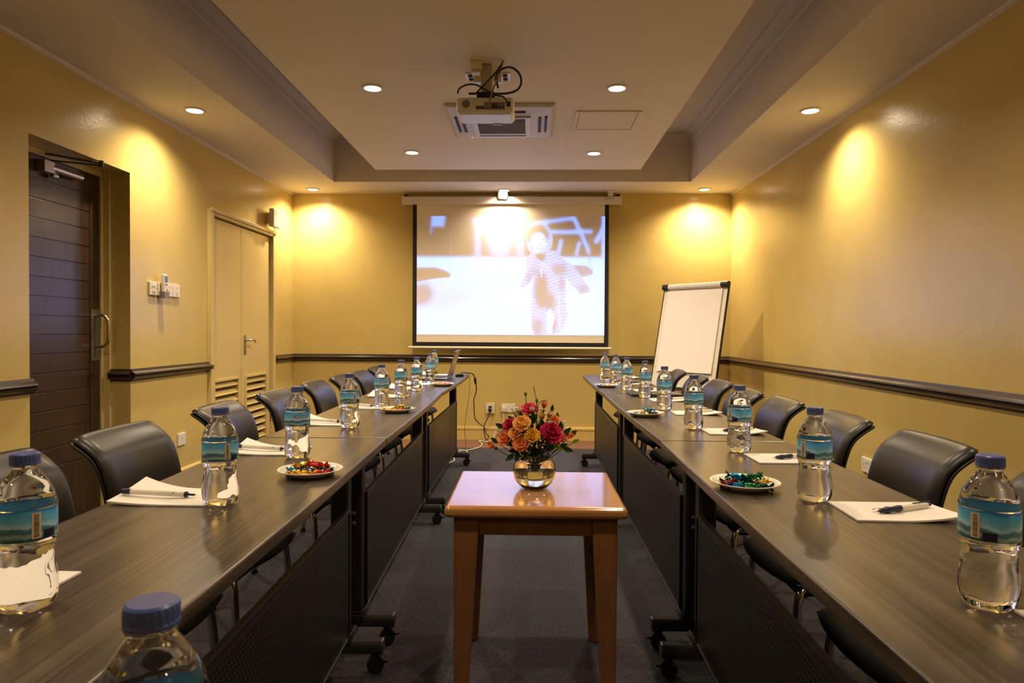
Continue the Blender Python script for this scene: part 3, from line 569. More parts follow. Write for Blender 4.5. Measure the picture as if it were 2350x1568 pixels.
# ------------------------------------------------------------------ bottles
def make_bottle():
    r = thing('water_bottle', '', 'bottle', group='full water bottles with blue caps')
    prof = [(0, .004), (.012, .0035), (.020, .0), (.027, .0015), (.0325, .007), (.0352, .015), (.0362, .024), (.0366, .034), (.0362, .042), (.0347, .050), (.0330, .058), (.0322, .066), (.0323, .074), (.0332, .082), (.0348, .089), (.0366, .0915), (.0366, .0935), (.0352, .0945), (.0352, .1352), (.0366, .1362), (.0366, .1385), (.0355, .1405), (.0345, .146), (.0322, .1545), (.0288, .162), (.0246, .169), (.0200, .176), (.0160, .1815), (.0138, .1845), (.0135, .187), (.0165, .1875), (.0165, .189), (.0130, .1895), (.0130, .200), (0, .200)]
    def lob(a, z):
        q = 1.
        if z < .034: q += .05 * (1 - z / .034) * math.cos(5 * a)
        if .045 < z < .09: q += (.014 * math.cos(6 * a + 90 * z) + .007 * math.cos(17 * a - 160 * z)) * math.sin(PI * (z - .045) / .045)
        if .02 < z < .045: q += .006 * math.cos(11 * a) * math.sin(PI * (z - .02) / .025)
        if .139 < z < .178: q += .008 * math.cos(9 * a + 60 * z) * math.sin(PI * (z - .139) / .039)
        return q
    bm = NB(); pf = []
    for (ra, za), (rb, zb_) in zip(prof, prof[1:]):
        k_ = max(1, int(abs(zb_ - za) / .0035)); pf += [(ra + (rb - ra) * i / k_, za + (zb_ - za) * i / k_) for i in range(k_)]
    lathe(bm, pf + [prof[-1]], 96, rad=lob); obj('bottle_body', bm, M['pet'], r, smooth=True)
    bm = NB(); lathe(bm, [(0, .2056), (.0150, .2056), (.0168, .2040), (.0172, .2015), (.0172, .1935), (.0175, .193), (.0175, .1905), (.0148, .1905), (.0148, .2005), (0, .2005)], 48, rad=lambda a, z: 1 + (.012 * (1 if math.cos(24 * a) > 0 else -1) if .1934 < z < .2035 else 0)); obj('cap', bm, M['cap'], r)
    bm = NB(); R = .0361; z0, z1 = .0955, .1345
    A = [bm.verts.new((R * math.cos(2 * PI * i / 48), R * math.sin(2 * PI * i / 48), z0)) for i in range(48)]; B = [bm.verts.new((R * math.cos(2 * PI * i / 48), R * math.sin(2 * PI * i / 48), z1)) for i in range(48)]
    for i in range(48): bm.faces.new([A[i], A[(i + 1) % 48], B[(i + 1) % 48], B[i]])
    lb = obj('label', bm, M['label'], r, smooth=True)
    def wrap(name, quads, m, extra=.0004):
        bm = NB()
        for a0, a1, q0, q1 in quads:
            n_ = max(1, int(abs(a1 - a0) / .08)); 
            for i in range(n_):
                b0, b1 = a0 + (a1 - a0) * i / n_, a0 + (a1 - a0) * (i + 1) / n_; rr = R + extra
                bm.faces.new([bm.verts.new((rr * math.cos(b), rr * math.sin(b), z)) for b, z in ((b0, q0), (b1, q0), (b1, q1), (b0, q1))])
        return obj(name, bm, m, lb)
    def wtext(name, body, size, ang, z, m):
        vs, fs = text_geo(body, size); bm = NB(); rr = R + .0005
        vv = [bm.verts.new((rr * math.cos(ang + x / R), rr * math.sin(ang + x / R), z + y)) for x, y in vs]
        for f in fs:
            try: bm.faces.new([vv[i] for i in f])
            except ValueError: pass
        return obj(name, bm, m, lb)
    bars = []; z = .1005
    while z < .1295:
        h = random.choice((.0004, .0007, .0011)); bars.append((.15, .31, z, z + h)); z += h + random.choice((.0006, .0009))
    bc = wrap('barcode_patch', [(.08, .38, .0985, .1318)], M['barc']); wrap('barcode', bars, M['ink'], .0007)
    wrap('navy_square', [(.46, .92, .0975, .1075)], M['navy'])
    wrap('ring_mark', [(.50 + .1 * 0 + .0, .62, .1262, .1268), (.50, .62, .1212, .1218), (.49, .505, .1217, .1263), (.615, .63, .1217, .1263)], M['wht']); wrap('small_print', [(1.0, 1.75, .1115 + i * .0023, .1120 + i * .0023) for i in range(7)], mat('pale_print', (.16, .40, .44), .5), .0005)
    wtext('lettering', 'AUZO', .0165, 3.50, .1165, M['red']); wtext('volume_lettering', '500 ml', .0058, 4.45, .1240, M['wht'])
    return r
BL = [(-.249, .44, .6, 'nearest water bottle, cropped and blurred at bottom of the picture'), (-.666, .878, .75, 'water bottle at the left picture edge, barcode towards the aisle'), (-.656, 1.42, .6, 'water bottle between white pad and sweets on nearest left table'), (-.675, 1.95, 3.4, 'water bottle with red lettering showing, just behind nearest left sweets plate'),
      (-.685, 2.554, .6, 'water bottle standing just past the first seam of left tables'), (-.715, 3.241, 3.3, 'water bottle just left of the middle left sweets plate'), (-.718, 3.736, .7, 'water bottle right behind the middle left sweets plate'), (-.702, 4.156, 1.2, 'water bottle on the second seam of the left tables'), (-.715, 4.80, 1.9, 'water bottle just left of the far left sweets plate'), (-.803, 5.606, 2.5, 'farthest left water bottle, partly hidden behind its neighbour by the laptop')]
BR = [(.621, .939, -1.25, 'large water bottle at the right picture edge'), (.625, 1.52, -1.3, 'water bottle behind right foreground pad, right of the sweets plate'), (.643, 2.125, -1.35, 'water bottle just before the first seam of right tables'), (.619, 2.619, 1.3, 'water bottle just past the first seam of the right tables'), (.631, 3.256, 1.5, 'water bottle right of the middle right sweets plate'),
      (.636, 3.84, 1.6, 'water bottle next to the black folder on the right table'), (.601, 4.323, 1.7, 'water bottle just past the second seam of right tables'), (.595, 4.83, 1.9, 'water bottle behind the far right sweets plate, right one'), (.555, 5.17, 2.4, 'farthest right water bottle, leftmost of the row in view')]
b0 = make_bottle()
for i, (x, y, a, lb) in enumerate(BL + BR):
    b = b0 if i == 0 else copy_tree(b0); b.location = (x, y, (T if i else T * .98) + .0005); b.rotation_euler.z = -PI / 2 + a - (.3 if x < 0 else -.3) * 0; b['label'] = lb
# ------------------------------------------------------------------ note pads and pens
def make_pad(curl):
    r = thing('note_pad', '', 'note pad', group='white note pads')
    lx, ly, th = .205, .148, .0035
    bm = NB(); nu, nv = 14, 8
    def h(u, v):
        e = max(0, (u - .4) / .6); return curl * e * e * (.25 + .75 * (1 - v) ** 1.5)
    A = [[bm.verts.new(((u / nu - .5) * lx, (v / nv - .5) * ly, th + h(u / nu, v / nv))) for v in range(nv + 1)] for u in range(nu + 1)]
    B = [[bm.verts.new(((u / nu - .5) * lx, (v / nv - .5) * ly, max(0, h(u / nu, v / nv) - .0004) + .0002)) for v in range(nv + 1)] for u in range(nu + 1)]
    for i in range(nu):
        for j in range(nv): bm.faces.new([A[i][j], A[i + 1][j], A[i + 1][j + 1], A[i][j + 1]]); bm.faces.new([B[i][j], B[i][j + 1], B[i + 1][j + 1], B[i + 1][j]])
        bm.faces.new([A[i][0], B[i][0], B[i + 1][0], A[i + 1][0]]); bm.faces.new([A[i][nv], A[i + 1][nv], B[i + 1][nv], B[i][nv]])
    for j in range(nv): bm.faces.new([A[0][j], A[0][j + 1], B[0][j + 1], B[0][j]]); bm.faces.new([A[nu][j], B[nu][j], B[nu][j + 1], A[nu][j + 1]])
    obj('sheets', bm, M['paper'], r, smooth=False)
    bm = NB(); rr = random.Random(3)
    for ring, (a0, a1, rad) in enumerate(((.3, 2.8, .028), (3.4, 5.9, .028), (3.6, 5.2, .036))):
        a = a0
        while a < a1:
            x, y = -.005 + rad * math.cos(a) * 1.25, rad * math.sin(a) * .75; L = rr.uniform(.001, .0028)
            T_ = Matrix.Translation((x, y, th + .0003)) @ Matrix.Rotation(a + rr.uniform(.8, 2.2), 4, 'Z'); box(bm, -L, L, -.0004, .0004, 0, .0002, M=T_); a += .085
    obj('printed_motif', bm, M['ink'], r); return r
def make_pen():
    r = thing('ballpoint_pen', '', 'pen', group='white and navy ballpoint pens')
    X = Matrix.Rotation(PI / 2, 4, 'Y')
    bm = NB(); lathe(bm, [(0, -.012), (.0058, -.012), (.006, -.008), (.006, .05), (.0052, .058), (0, .058)], 16, M=X); obj('barrel', bm, M['white'], r, smooth=True)
    bm = NB(); lathe(bm, [(0, -.072), (.0012, -.071), (.0016, -.066), (.0046, -.064), (.0050, -.055), (.0072, -.047), (.0052, -.035), (.0066, -.018), (.0062, -.012), (0, -.012)], 16, M=X); obj('grip', bm, M['navy'], r, smooth=True)
    bm = NB(); cyl(bm, (.058, 0, 0), (.066, 0, 0), .0035, seg=10); box(bm, .02, .066, -.0015, .0015, .0055, .0075); obj('clip', bm, M['navy'], r)
    bm = NB(); cyl(bm, (.034, -.0025, .0052), (.034, -.0027, .0056), .002, seg=10); obj('green_mark', bm, M['green'], r); return r
def make_pen_long():
    r = thing('ballpoint_pen', '', 'pen', group='white and navy ballpoint pens'); X = Matrix.Rotation(PI / 2, 4, 'Y')
    bm = NB(); lathe(bm, [(0, -.062), (.0058, -.062), (.006, -.058), (.006, .046), (.0054, .05), (0, .05)], 16, M=X); obj('barrel', bm, M['white'], r, smooth=True)
    bm = NB(); lathe(bm, [(0, -.082), (.0052, -.081), (.0060, -.078), (.0061, -.0622), (0, -.0622)], 16, M=X); obj('end_cap', bm, M['navy'], r, smooth=True)
    bm = NB(); cyl(bm, (.0502, 0, 0), (.0565, 0, 0), .0062, seg=14); cyl(bm, (.0562, 0, 0), (.071, 0, 0), .0024, seg=10); obj('push_button', bm, M['navy'], r)
    bm = NB(); cyl(bm, (.028, -.0050, .0030), (.028, -.0056, .0034), .0022, seg=10); obj('green_mark', bm, M['green'], r); return r
PADS = [(-1, .93, 0, 'white pad half hidden behind the left edge bottle'), (-1, 1.468, 0, 'curled white pad with pen left of the third left bottle'), (-1, 2.045, .02, 'curled white pad with pen behind the nearest left sweets plate'), (-1, 2.665, .0, 'white pad just past the first left table seam'), (-1, 3.23, .02, 'white pad level with the middle left sweets plate'), (-1, 3.78, 0, 'white pad fourth before the laptop on left table'), (-1, 4.30, .03, 'white pad third before the laptop on left table'), (-1, 4.66, -.03, 'white pad second before the laptop on left table'), (-1, 5.62, .1, 'white pad lying behind the laptop'),
        (1, .845, 0, 'white pad corner peeking out behind the right edge bottle'), (1, 1.42, -.03, 'large curled white pad with pen in the right foreground'), (1, 2.005, 0, 'white pad with pen behind the second bottle on right'), (1, 2.54, .0, 'white pad with pen right before the first right seam'), (1, 3.11, -.02, 'white pad with raised corner right of the middle right plate'), (1, 3.69, 0, 'white pad directly in front of the black folder'), (1, 4.28, .02, 'white pad just behind the black folder'), (1, 4.85, 0, 'white pad second from the end of the right table'), (1, 5.42, 0, 'white pad nearest the end of the right table')]
pl, pr = make_pad(.026), make_pad(.013); pen0 = make_pen(); pen1 = make_pen_long(); il = ir = ip = jp = 0
PENS = {1: 'navy and white pen on the curled pad left of third left bottle', 2: 'pen on the pad behind the nearest left sweets plate', 3: 'pen on the pad just past the first left seam', 4: 'pen on the pad level with the middle left sweets plate', 10: 'pen with navy grip on the large right foreground pad', 11: 'pen on the pad behind the second right bottle', 12: 'pen on the pad right before the first right seam', 13: 'pen on the pad right of the middle right plate', 14: 'pen on the pad in front of the black folder', 15: 'pen on the pad just behind the black folder', 16: 'pen on the pad second from the right table end', 17: 'pen on the pad nearest the right table end'}
for i, (s, y, a, lb) in enumerate(PADS):
    if s < 0:
        p = pl if il == 0 else copy_tree(pl); il += 1; p.location = (-.778 - .018 * max(0, min(1, (y - 1) / 2)), y, T + .0005); p.rotation_euler.z = PI + a
    else:
        p = pr if ir == 0 else copy_tree(pr); ir += 1; p.location = (.745, y, T + .0005); p.rotation_euler.z = a
    p['label'] = lb
    if i in PENS:
        if s < 0: q = pen1 if jp == 0 else copy_tree(pen1); jp += 1; q.location = (p.location.x - .016, y - .022, T + .0155); q.rotation_euler = (0, .07, .12)
        else: q = pen0 if ip == 0 else copy_tree(pen0); ip += 1; q.location = (p.location.x + .022, y - .004, T + .0125); q.rotation_euler = (0, -.03, .33)
        q['label'] = PENS[i]
r = thing('document_folder', 'black document folder lying flat on the right table', 'folder', (.715, 3.985, T))
bm = NB(); box(bm, -.15, .15, -.10, .10, .0005, .006); obj('cover', bm, M['plast'], r, bevel=.002)
bm = NB(); box(bm, -.146, .148, -.096, .096, .006, .014); obj('flap', bm, M['leather'], r, bevel=.004)
# ------------------------------------------------------------------ plates of sweets
def make_plate():
    bm = NB(); lathe(bm, [(0, .004), (.045, .004), (.050, .005), (.056, .010), (.075, .0165), (.080, .018), (.0812, .0172), (.0800, .0155), (.062, .0085), (.054, .002), (.048, .0), (.046, .0), (.045, .0015), (0, .0015)], 56)
    return tag(obj('side_plate', bm, M['china'], smooth=True), '', 'plate', 'white plates of sweets')
PL = [(-.56, 1.715, 'nearest left white plate piled with foil sweets'), (-.606, 3.065, 'middle left white plate of sweets'), (-.594, 4.54, 'far left white plate of sweets in front of the laptop'), (.508, 1.63, 'nearest right white plate with blue and green sweets'), (.499, 3.0, 'middle right white plate with gold and dark sweets'), (.50, 4.54, 'far right white plate with few sweets')]
p0 = make_plate()
for i, (x, y, lb) in enumerate(PL):
    p = p0 if i == 0 else p0.copy()
    if i: COL.objects.link(p)
    p.location = (x, y, T + .0005); p['label'] = lb
def make_sweet(color, m, seed):
    rr = random.Random(seed); r = thing('wrapped_sweet', '', 'sweet', group='foil wrapped sweets on plates')
    X = Matrix.Rotation(PI / 2, 4, 'Y')
    bm = NB(); pr_ = [(.0035, -.0145), (.0068, -.012), (.0078, -.008), (.008, 0), (.0078, .008), (.0068, .012), (.0035, .0145)]
    lathe(bm, [(0, -.0145)] + pr_ + [(0, .0145)], 14, rad=lambda a, z: 1 + .07 * math.sin(5 * a + 260 * z) + .05 * math.sin(9 * a), M=X); obj('wrapper', bm, m, r)
    for s in (-1, 1):
        bm = NB(); n_ = 18; rings = []
        for x, R_, am in ((.0135, .0030, 0), (.0165, .0028, .1), (.021, .0075, .45), (.0265, .0115, .6)):
            rings.append([bm.verts.new((s * (x + (.003 * math.sin(7 * k + seed) if R_ > .007 else 0)), R_ * (1 + am * math.sin(k * 2.1 + seed)) * math.cos(2 * PI * k / n_), .75 * R_ * (1 + am * math.sin(k * 2.1 + seed)) * math.sin(2 * PI * k / n_))) for k in range(n_)])
        for a, b in zip(rings, rings[1:]):
            for k in range(n_): bm.faces.new([a[k], a[(k + 1) % n_], b[(k + 1) % n_], b[k]])
        bm.faces.new(rings[0]); obj('twist', bm, m, r)
    return r
SRC = {}
POS = {'front left': (-.026, -.030), 'front centre': (.002, -.036), 'front right': (.030, -.028), 'left': (-.038, -.004), 'centre': (-.004, -.006), 'right': (.038, .000), 'back left': (-.026, .026), 'back centre': (.004, .030), 'back right': (.030, .026), 'upper left': (-.018, .004), 'upper right': (.018, .006)}
PNAME = ['nearest left plate', 'middle left plate', 'far left plate', 'nearest right plate', 'middle right plate', 'far right plate']
SW = [dict(zip(POS, ('gold', 'gold', 'red', 'blue', 'blue', 'dark green', 'red', 'gold', 'silver', 'gold', 'red'))),
      {'front left': 'gold', 'front centre': 'gold', 'front right': 'red', 'left': 'gold', 'centre': 'dark green', 'right': 'blue', 'back centre': 'dark green', 'back right': 'blue', 'upper right': 'gold'},
      {'front centre': 'gold', 'left': 'gold', 'centre': 'gold', 'right': 'pink', 'front right': 'red', 'back left': 'gold'},
      {'front left': 'blue', 'front centre': 'green', 'front right': 'dark green', 'left': 'red', 'centre': 'dark green', 'right': 'gold', 'back left': 'green', 'back centre': 'blue', 'back right': 'silver', 'upper left': 'blue', 'upper right': 'green'},
      {'front left': 'silver', 'front centre': 'gold', 'front right': 'dark green', 'left': 'silver', 'centre': 'gold', 'right': 'dark green', 'back centre': 'gold', 'upper right': 'blue'},
      {'front centre': 'gold', 'left': 'blue', 'centre': 'silver', 'right': 'white', 'back right': 'red'}]
for pi, sw in enumerate(SW):
    px, py_, _ = PL[pi]; rr = random.Random(pi + 11)
    for pos, c in sw.items():
        if c not in SRC: s = SRC[c] = make_sweet(c, FO[c], len(SRC) * 1.7 + 1)
        else: s = copy_tree(SRC[c])
        x, y = POS[pos]; up = pos.startswith('upper')
        s.location = (px + x, py_ + y, T + (.026 if up else .0125)); s.rotation_euler = (rr.uniform(-.3, .3), rr.uniform(-.15, .15), rr.uniform(-1.2, 1.2)); s.scale = (.92,) * 3
        s['label'] = f"{c} foil sweet at the {pos} of the {PNAME[pi]}" if c not in ('white', 'pink') else f"{c} wrapped sweet at the {pos} of the {PNAME[pi]}"
# ------------------------------------------------------------------ side table in the aisle
r = thing('side_table', 'honey coloured square wooden side table standing in the aisle', 'table', (.0135, 2.265, 0), .006); ZTB = .605
bm = NB(); box(bm, -.272, .272, -.262, .262, ZTB - .036, ZTB); obj('tabletop', bm, M['honey'], r, bevel=.015, seg=8)
for sx in (-1, 1):
    for sy in (-1, 1):
        bm = NB(); x0, y0 = sx * .245, sy * .235
        A = [(x0, y0), (x0 - sx * .075, y0), (x0 - sx * .075, y0 - sy * .03), (x0 - sx * .03, y0 - sy * .075), (x0, y0 - sy * .075)]; B = [(x0 - sx * .002, y0 - sy * .002), (x0 - sx * .044, y0 - sy * .002), (x0 - sx * .044, y0 - sy * .03), (x0 - sx * .03, y0 - sy * .044), (x0 - sx * .002, y0 - sy * .044)]
        a = [bm.verts.new((p[0], p[1], ZTB - .0365)) for p in A]; b = [bm.verts.new((p[0], p[1], 0)) for p in B]; bm.faces.new(a); bm.faces.new(b)
        for i in range(5): bm.faces.new([a[i], a[(i + 1) % 5], b[(i + 1) % 5], b[i]])
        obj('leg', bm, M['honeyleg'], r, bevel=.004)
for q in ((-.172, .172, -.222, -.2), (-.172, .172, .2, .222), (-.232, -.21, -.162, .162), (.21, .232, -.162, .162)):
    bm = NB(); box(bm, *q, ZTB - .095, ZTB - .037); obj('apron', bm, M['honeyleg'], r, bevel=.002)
VX, VY = .0115, 2.26
r = thing('glass_vase', 'round clear glass bowl vase half filled with water', 'vase', (VX, VY, ZTB + .0005))
out = [(0, 0), (.034, 0), (.044, .004), (.058, .018), (.068, .036), (.0712, .054), (.0695, .072), (.063, .090), (.0565, .101), (.0545, .108), (.0555, .112)]
inn = [(.053, .1125), (.0518, .108), (.0535, .101), (.0600, .0895), (.0665, .072), (.0682, .054), (.065, .0365), (.0555, .0205), (.043, .0085), (.03, .006), (0, .006)]
bm = NB(); lathe(bm, out + inn, 56); obj('bowl', bm, M['glass'], r, smooth=True)
bm = NB(); lathe(bm, [(0, .0062), (.03, .0062), (.0428, .0088), (.0553, .0208), (.0648, .0368), (.068, .054), (.0663, .072), (.0605, .0880), (.0600, .0885), (0, .0885)], 56); obj('water', bm, M['water'], r, smooth=True)
# ------------------------------------------------------------------ flowers
def pmat(nm, a, b): 
    m = mat(nm, a, .6, spec=.25); n = N(m); n.l(n.ramp(n.noise(n.coords((60, 60, 60)), 1, 3), [(.3, a), (.7, b)]), n.b.inputs['Base Color']); return m
PM = {'pink': pmat('pink_petal', (.75, .04, .13), (.85, .10, .22)), 'crimson': pmat('crimson_petal', (.42, .008, .06), (.68, .03, .10)), 'amber': pmat('amber_petal', (.92, .44, .09), (.95, .58, .18)), 'orange': pmat('orange_petal', (.88, .27, .07), (.94, .42, .16)), 'white': pmat('cream_petal', (.80, .68, .45), (.85, .75, .55)), 'yellow': pmat('yellow_petal', (.80, .42, .03), (.88, .58, .06))}
M['leaf'] = pmat('dark_green_leaf', (.010, .035, .008), (.022, .062, .014)); M['lime'] = pmat('lime_leaf', (.16, .26, .01), (.28, .38, .02)); M['stem'] = pmat('green_stem', (.03, .07, .02), (.05, .10, .03)); M['budg'] = pmat('bud_green', (.08, .15, .03), (.13, .22, .05))
def aim(d): d = Vector(d).normalized(); return d.to_track_quat('Z', 'Y').to_matrix().to_4x4()
def petal(bm, T_, L, w, cup, rr, ruff=.12):
    nu, nv = 5, 6; g = []
    for i in range(nu + 1):
        u = i / nu; row = []
        for j in range(nv + 1):
            v = j / nv * 2 - 1; wd = w * math.sin(PI * (.12 + .62 * u)) ; e = u ** 3
            row.append(bm.verts.new(T_ @ Vector((L * (u * math.cos(cup * u * .6)), v * wd, L * (u * math.sin(cup) * .7 + ruff * e * math.sin(v * 9 + rr * 6)) + .25 * w * v * v))))
        g.append(row)
    for i in range(nu):
        for j in range(nv): bm.faces.new([g[i][j], g[i + 1][j], g[i + 1][j + 1], g[i][j + 1]])
def flower(kind, c, x, y, z, R_, label, ring=None):
    src = Vector((x * .16, y * .16, .075)); c3 = Vector((x, y, z)); d = (c3 - Vector((x * .1, y * .1 + .02, .07))).normalized(); d = (d + Vector((0, -.45, .1))).normalized()
    r = thing('flower' if kind != 'bud' else 'flower_bud', label, 'flower', (VX, VY, ZTB), group='mixed flowers in the glass vase')
    rr = random.Random(hash((round(x * 1e4), round(z * 1e4))) & 0xffff); A = Matrix.Translation(c3) @ aim(d)
    bm = NB()
    if kind == 'bloom': R_ *= 1.28
    if kind == 'bloom' or c != 'budg':
        lay = ((9, .05, 1.05, .50), (9, .45, 1.0, .48), (8, .85, .9, .44), (6, 1.15, .75, .38), (4, 1.4, .55, .30)) if kind == 'bloom' else ((6, 1.0, 2.3, .8), (5, 1.25, 2.1, .7), (4, 1.45, 1.9, .55))
        for k, (n_, tilt, L, w) in enumerate(lay):
            for i in range(n_): petal(bm, A @ Matrix.Rotation(2 * PI * (i + .4 * k) / n_ + rr.uniform(-.15, .15), 4, 'Z') @ Matrix.Rotation(-tilt + rr.uniform(-.12, .12), 4, 'Y'), R_ * L, R_ * w, .35, rr.random(), .17)
    else:
        lathe(bm, [(0, -1.1 * R_), (.55 * R_, -.8 * R_), (.8 * R_, -.1 * R_), (.7 * R_, .5 * R_), (.4 * R_, 1.15 * R_), (0, 1.25 * R_)], 14, rad=lambda a, zz: 1 + .10 * math.sin(3 * a + zz * 160), M=A)
    o = obj('bloom', bm, PM[c] if c in PM else M['budg'], r, smooth=True)
    bm = NB(); b = c3 - d * R_ * .7; tube(bm, sm([b, b.lerp(src, .35) + Vector((0, 0, -.004)), src, Vector((-x * .08, -y * .08, .055))], 5), .0014, 6); obj('stem', bm, M['stem'], r, smooth=True)
    bm = NB(); lathe(bm, [(0, -1.3 * R_), (.3 * R_, -1.2 * R_), (.5 * R_, -.75 * R_), (.42 * R_, -.55 * R_)], 10, M=A); obj('calyx', bm, M['stem'], r, smooth=True)
F = [('bloom', 'pink', -.019, .03, .246, .0255, 'bright pink carnation at the top of the bouquet'), ('bloom', 'crimson', -.079, -.02, .206, .0195, 'crimson carnation on the left of the bouquet'), ('bloom', 'amber', -.040, -.05, .214, .0235, 'large amber carnation, upper one of the left pair'), ('bloom', 'amber', -.061, -.05, .186, .018, 'smaller amber carnation below left of the large amber one'),
     ('bloom', 'white', -.115, -.005, .176, .015, 'cream carnation on the left behind an orange one'), ('bloom', 'orange', -.094, -.03, .164, .020, 'orange carnation low on the left side of the bouquet'), ('bud', 'orange', -.132, -.02, .136, .0115, 'drooping orange bud at far left of the bouquet'), ('bloom', 'orange', -.042, -.06, .153, .022, 'orange carnation hanging over the front of the vase'),
     ('bloom', 'yellow', -.008, -.065, .180, .020, 'yellow carnation at the centre front of the bouquet'), ('bloom', 'crimson', .051, -.045, .182, .030, 'large crimson carnation on the right of the bouquet'), ('bud', 'orange', .083, -.02, .158, .0145, 'orange half open bud right below the large crimson carnation'), ('bud', 'orange', .110, 0, .166, .0105, 'orange bud at the far right of the bouquet'),
     ('bud', 'orange', .030, .02, .261, .0105, 'small round orange bud near the top right'), ('bud', 'yellow', .023, -.02, .229, .0105, 'yellow bud above the bouquet centre'), ('bud', 'white', .046, -.01, .232, .0115, 'cream bud beside the upper right orange carnation'), ('bloom', 'orange', .064, 0, .222, .0160, 'orange carnation in the upper right of the bouquet'), ('bloom', 'white', .055, -.015, .209, .0150, 'cream carnation just above the large crimson one'),
     ('bud', 'white', -.008, -.01, .251, .0080, 'tiny cream bud in front of the pink carnation'), ('bud', 'white', -.048, .01, .242, .0100, 'cream bud left of the pink carnation'), ('bud', 'budg', -.031, .02, .309, .0065, 'green unopened bud on a tall stem, left'), ('bud', 'budg', .007, 0, .289, .0065, 'dark green unopened bud on a tall stem, right')]
for f in F: flower(*f)
def leaf_sprig(x, y, z, L, label, m='leaf', ang=0, n_=1, droop=0):
    r = thing('leaf_sprig', label, 'foliage', (VX, VY, ZTB), group='green leaves in the bouquet'); tip = Vector((x, y, z)); src = Vector((x * .2, y * .2, .08)); d = (tip - src).normalized(); d = (d + Vector((0, 0, -droop))).normalized()
    for i in range(n_):
        bm = NB(); T_ = Matrix.Translation(tip - d * (L * .55 + i * L * .55)) @ Matrix(((d.x, 0, 0, 0), (d.y, 0, 0, 0), (d.z, 0, 0, 0), (0, 0, 0, 1)))
        yv = Vector((0, -1, .15)).cross(d).normalized(); zv = d.cross(yv); R3 = Matrix((d, yv, zv)).transposed().to_4x4(); T_ = Matrix.Translation(tip - d * (L * .5 + i * L * .45)) @ R3 @ Matrix.Rotation((.7 if i % 2 else -.7) * (1 if i else 0) + ang, 4, 'Z')
        g = []
        for a in range(9):
            u = a / 8; w = L * .24 * math.sin(PI * u ** .85) ; zc = -.12 * L * (u - .3) ** 2
            g.append([bm.verts.new(T_ @ Vector((u * L, k * w / 2, zc + .06 * L * abs(k) / 2))) for k in (-2, -1, 0, 1, 2)])
        for a in range(8):
            for k in range(4):
                try: bm.faces.new([g[a][k], g[a + 1][k], g[a + 1][k + 1], g[a][k + 1]])
                except ValueError: pass
        obj('leaf', bm, M[m], r, smooth=True)
    bm = NB(); tube(bm, sm([tip - d * L * .3, tip - d * L * .8, src, Vector((src.x * .5, src.y * .5, .06))], 5), .0012, 6); obj('stem', bm, M['stem'], r, smooth=True)
for a in [(-.110, -.01, .212, .034, 'dark oval leaf at the upper left above the crimson carnation', 'leaf', .5, 2), (-.132, -.025, .160, .032, 'dark leaf above the drooping orange bud at left'), (-.070, .01, .228, .036, 'pointed leaf under the baby breath at left', 'leaf', .4, 2), (-.044, 0, .238, .030, 'round dark leaf left below the pink carnation'), (-.004, -.045, .238, .044, 'large dark leaf in the bouquet centre', 'leaf', 0, 3), (.095, -.01, .202, .040, 'upright dark leaf at right of the crimson carnation', 'leaf', .5, 2), (.106, 0, .192, .036, 'dark leaf crossing at the right side', 'leaf', -.2), (.126, 0, .182, .036, 'outermost dark oval leaf at the right', 'leaf', -.1, 2), (.112, -.01, .134, .036, 'dark drooping leaves low on the right', 'leaf', -.3, 2, .5), (.084, -.045, .142, .030, 'bright lime leaf hanging at the right of the vase', 'lime', -.2, 2, .6), (.136, 0, .158, .028, 'lime tipped leaf at the far right', 'lime', -.2), (.080, .02, .232, .032, 'narrow dark leaf at upper right', 'leaf', .3), (-.080, -.05, .108, .038, 'dark leaves hanging over the left vase rim', 'leaf', 0, 2, .9), (.060, .02, .262, .026, 'small dark pointed leaf rising at top right', 'leaf', .1), (-.018, -.055, .205, .032, 'dark leaf behind the yellow carnation', 'leaf', -.4, 2), (.018, -.03, .20, .040, 'dark leaves left of the large crimson carnation', 'leaf', .2, 3), (-.035, -.045, .128, .040, 'dark leaves over the vase mouth, left of the front', 'leaf', .1, 3, .3), (.022, -.05, .130, .042, 'dark leaves over the vase mouth, right of the front', 'leaf', -.1, 3, .3), (.050, -.03, .140, .040, 'dark leaves beneath the large crimson carnation', 'leaf', 0, 3, .2), (-.075, -.02, .150, .040, 'dark leaves beneath the left orange carnation', 'leaf', 0, 3, .2), (.0, -.02, .165, .044, 'dark leaves filling the bouquet heart', 'leaf', .3, 3), (.035, .0, .205, .040, 'dark leaves below the cream bud', 'leaf', .3, 3), (-.055, .0, .20, .040, 'dark leaves behind the large amber carnation', 'leaf', .3, 3), (.075, .01, .175, .040, 'dark leaves behind the large crimson carnation', 'leaf', .2, 3), (-.02, .02, .215, .044, 'dark leaves below the pink carnation', 'leaf', .2, 3)]: leaf_sprig(*a)
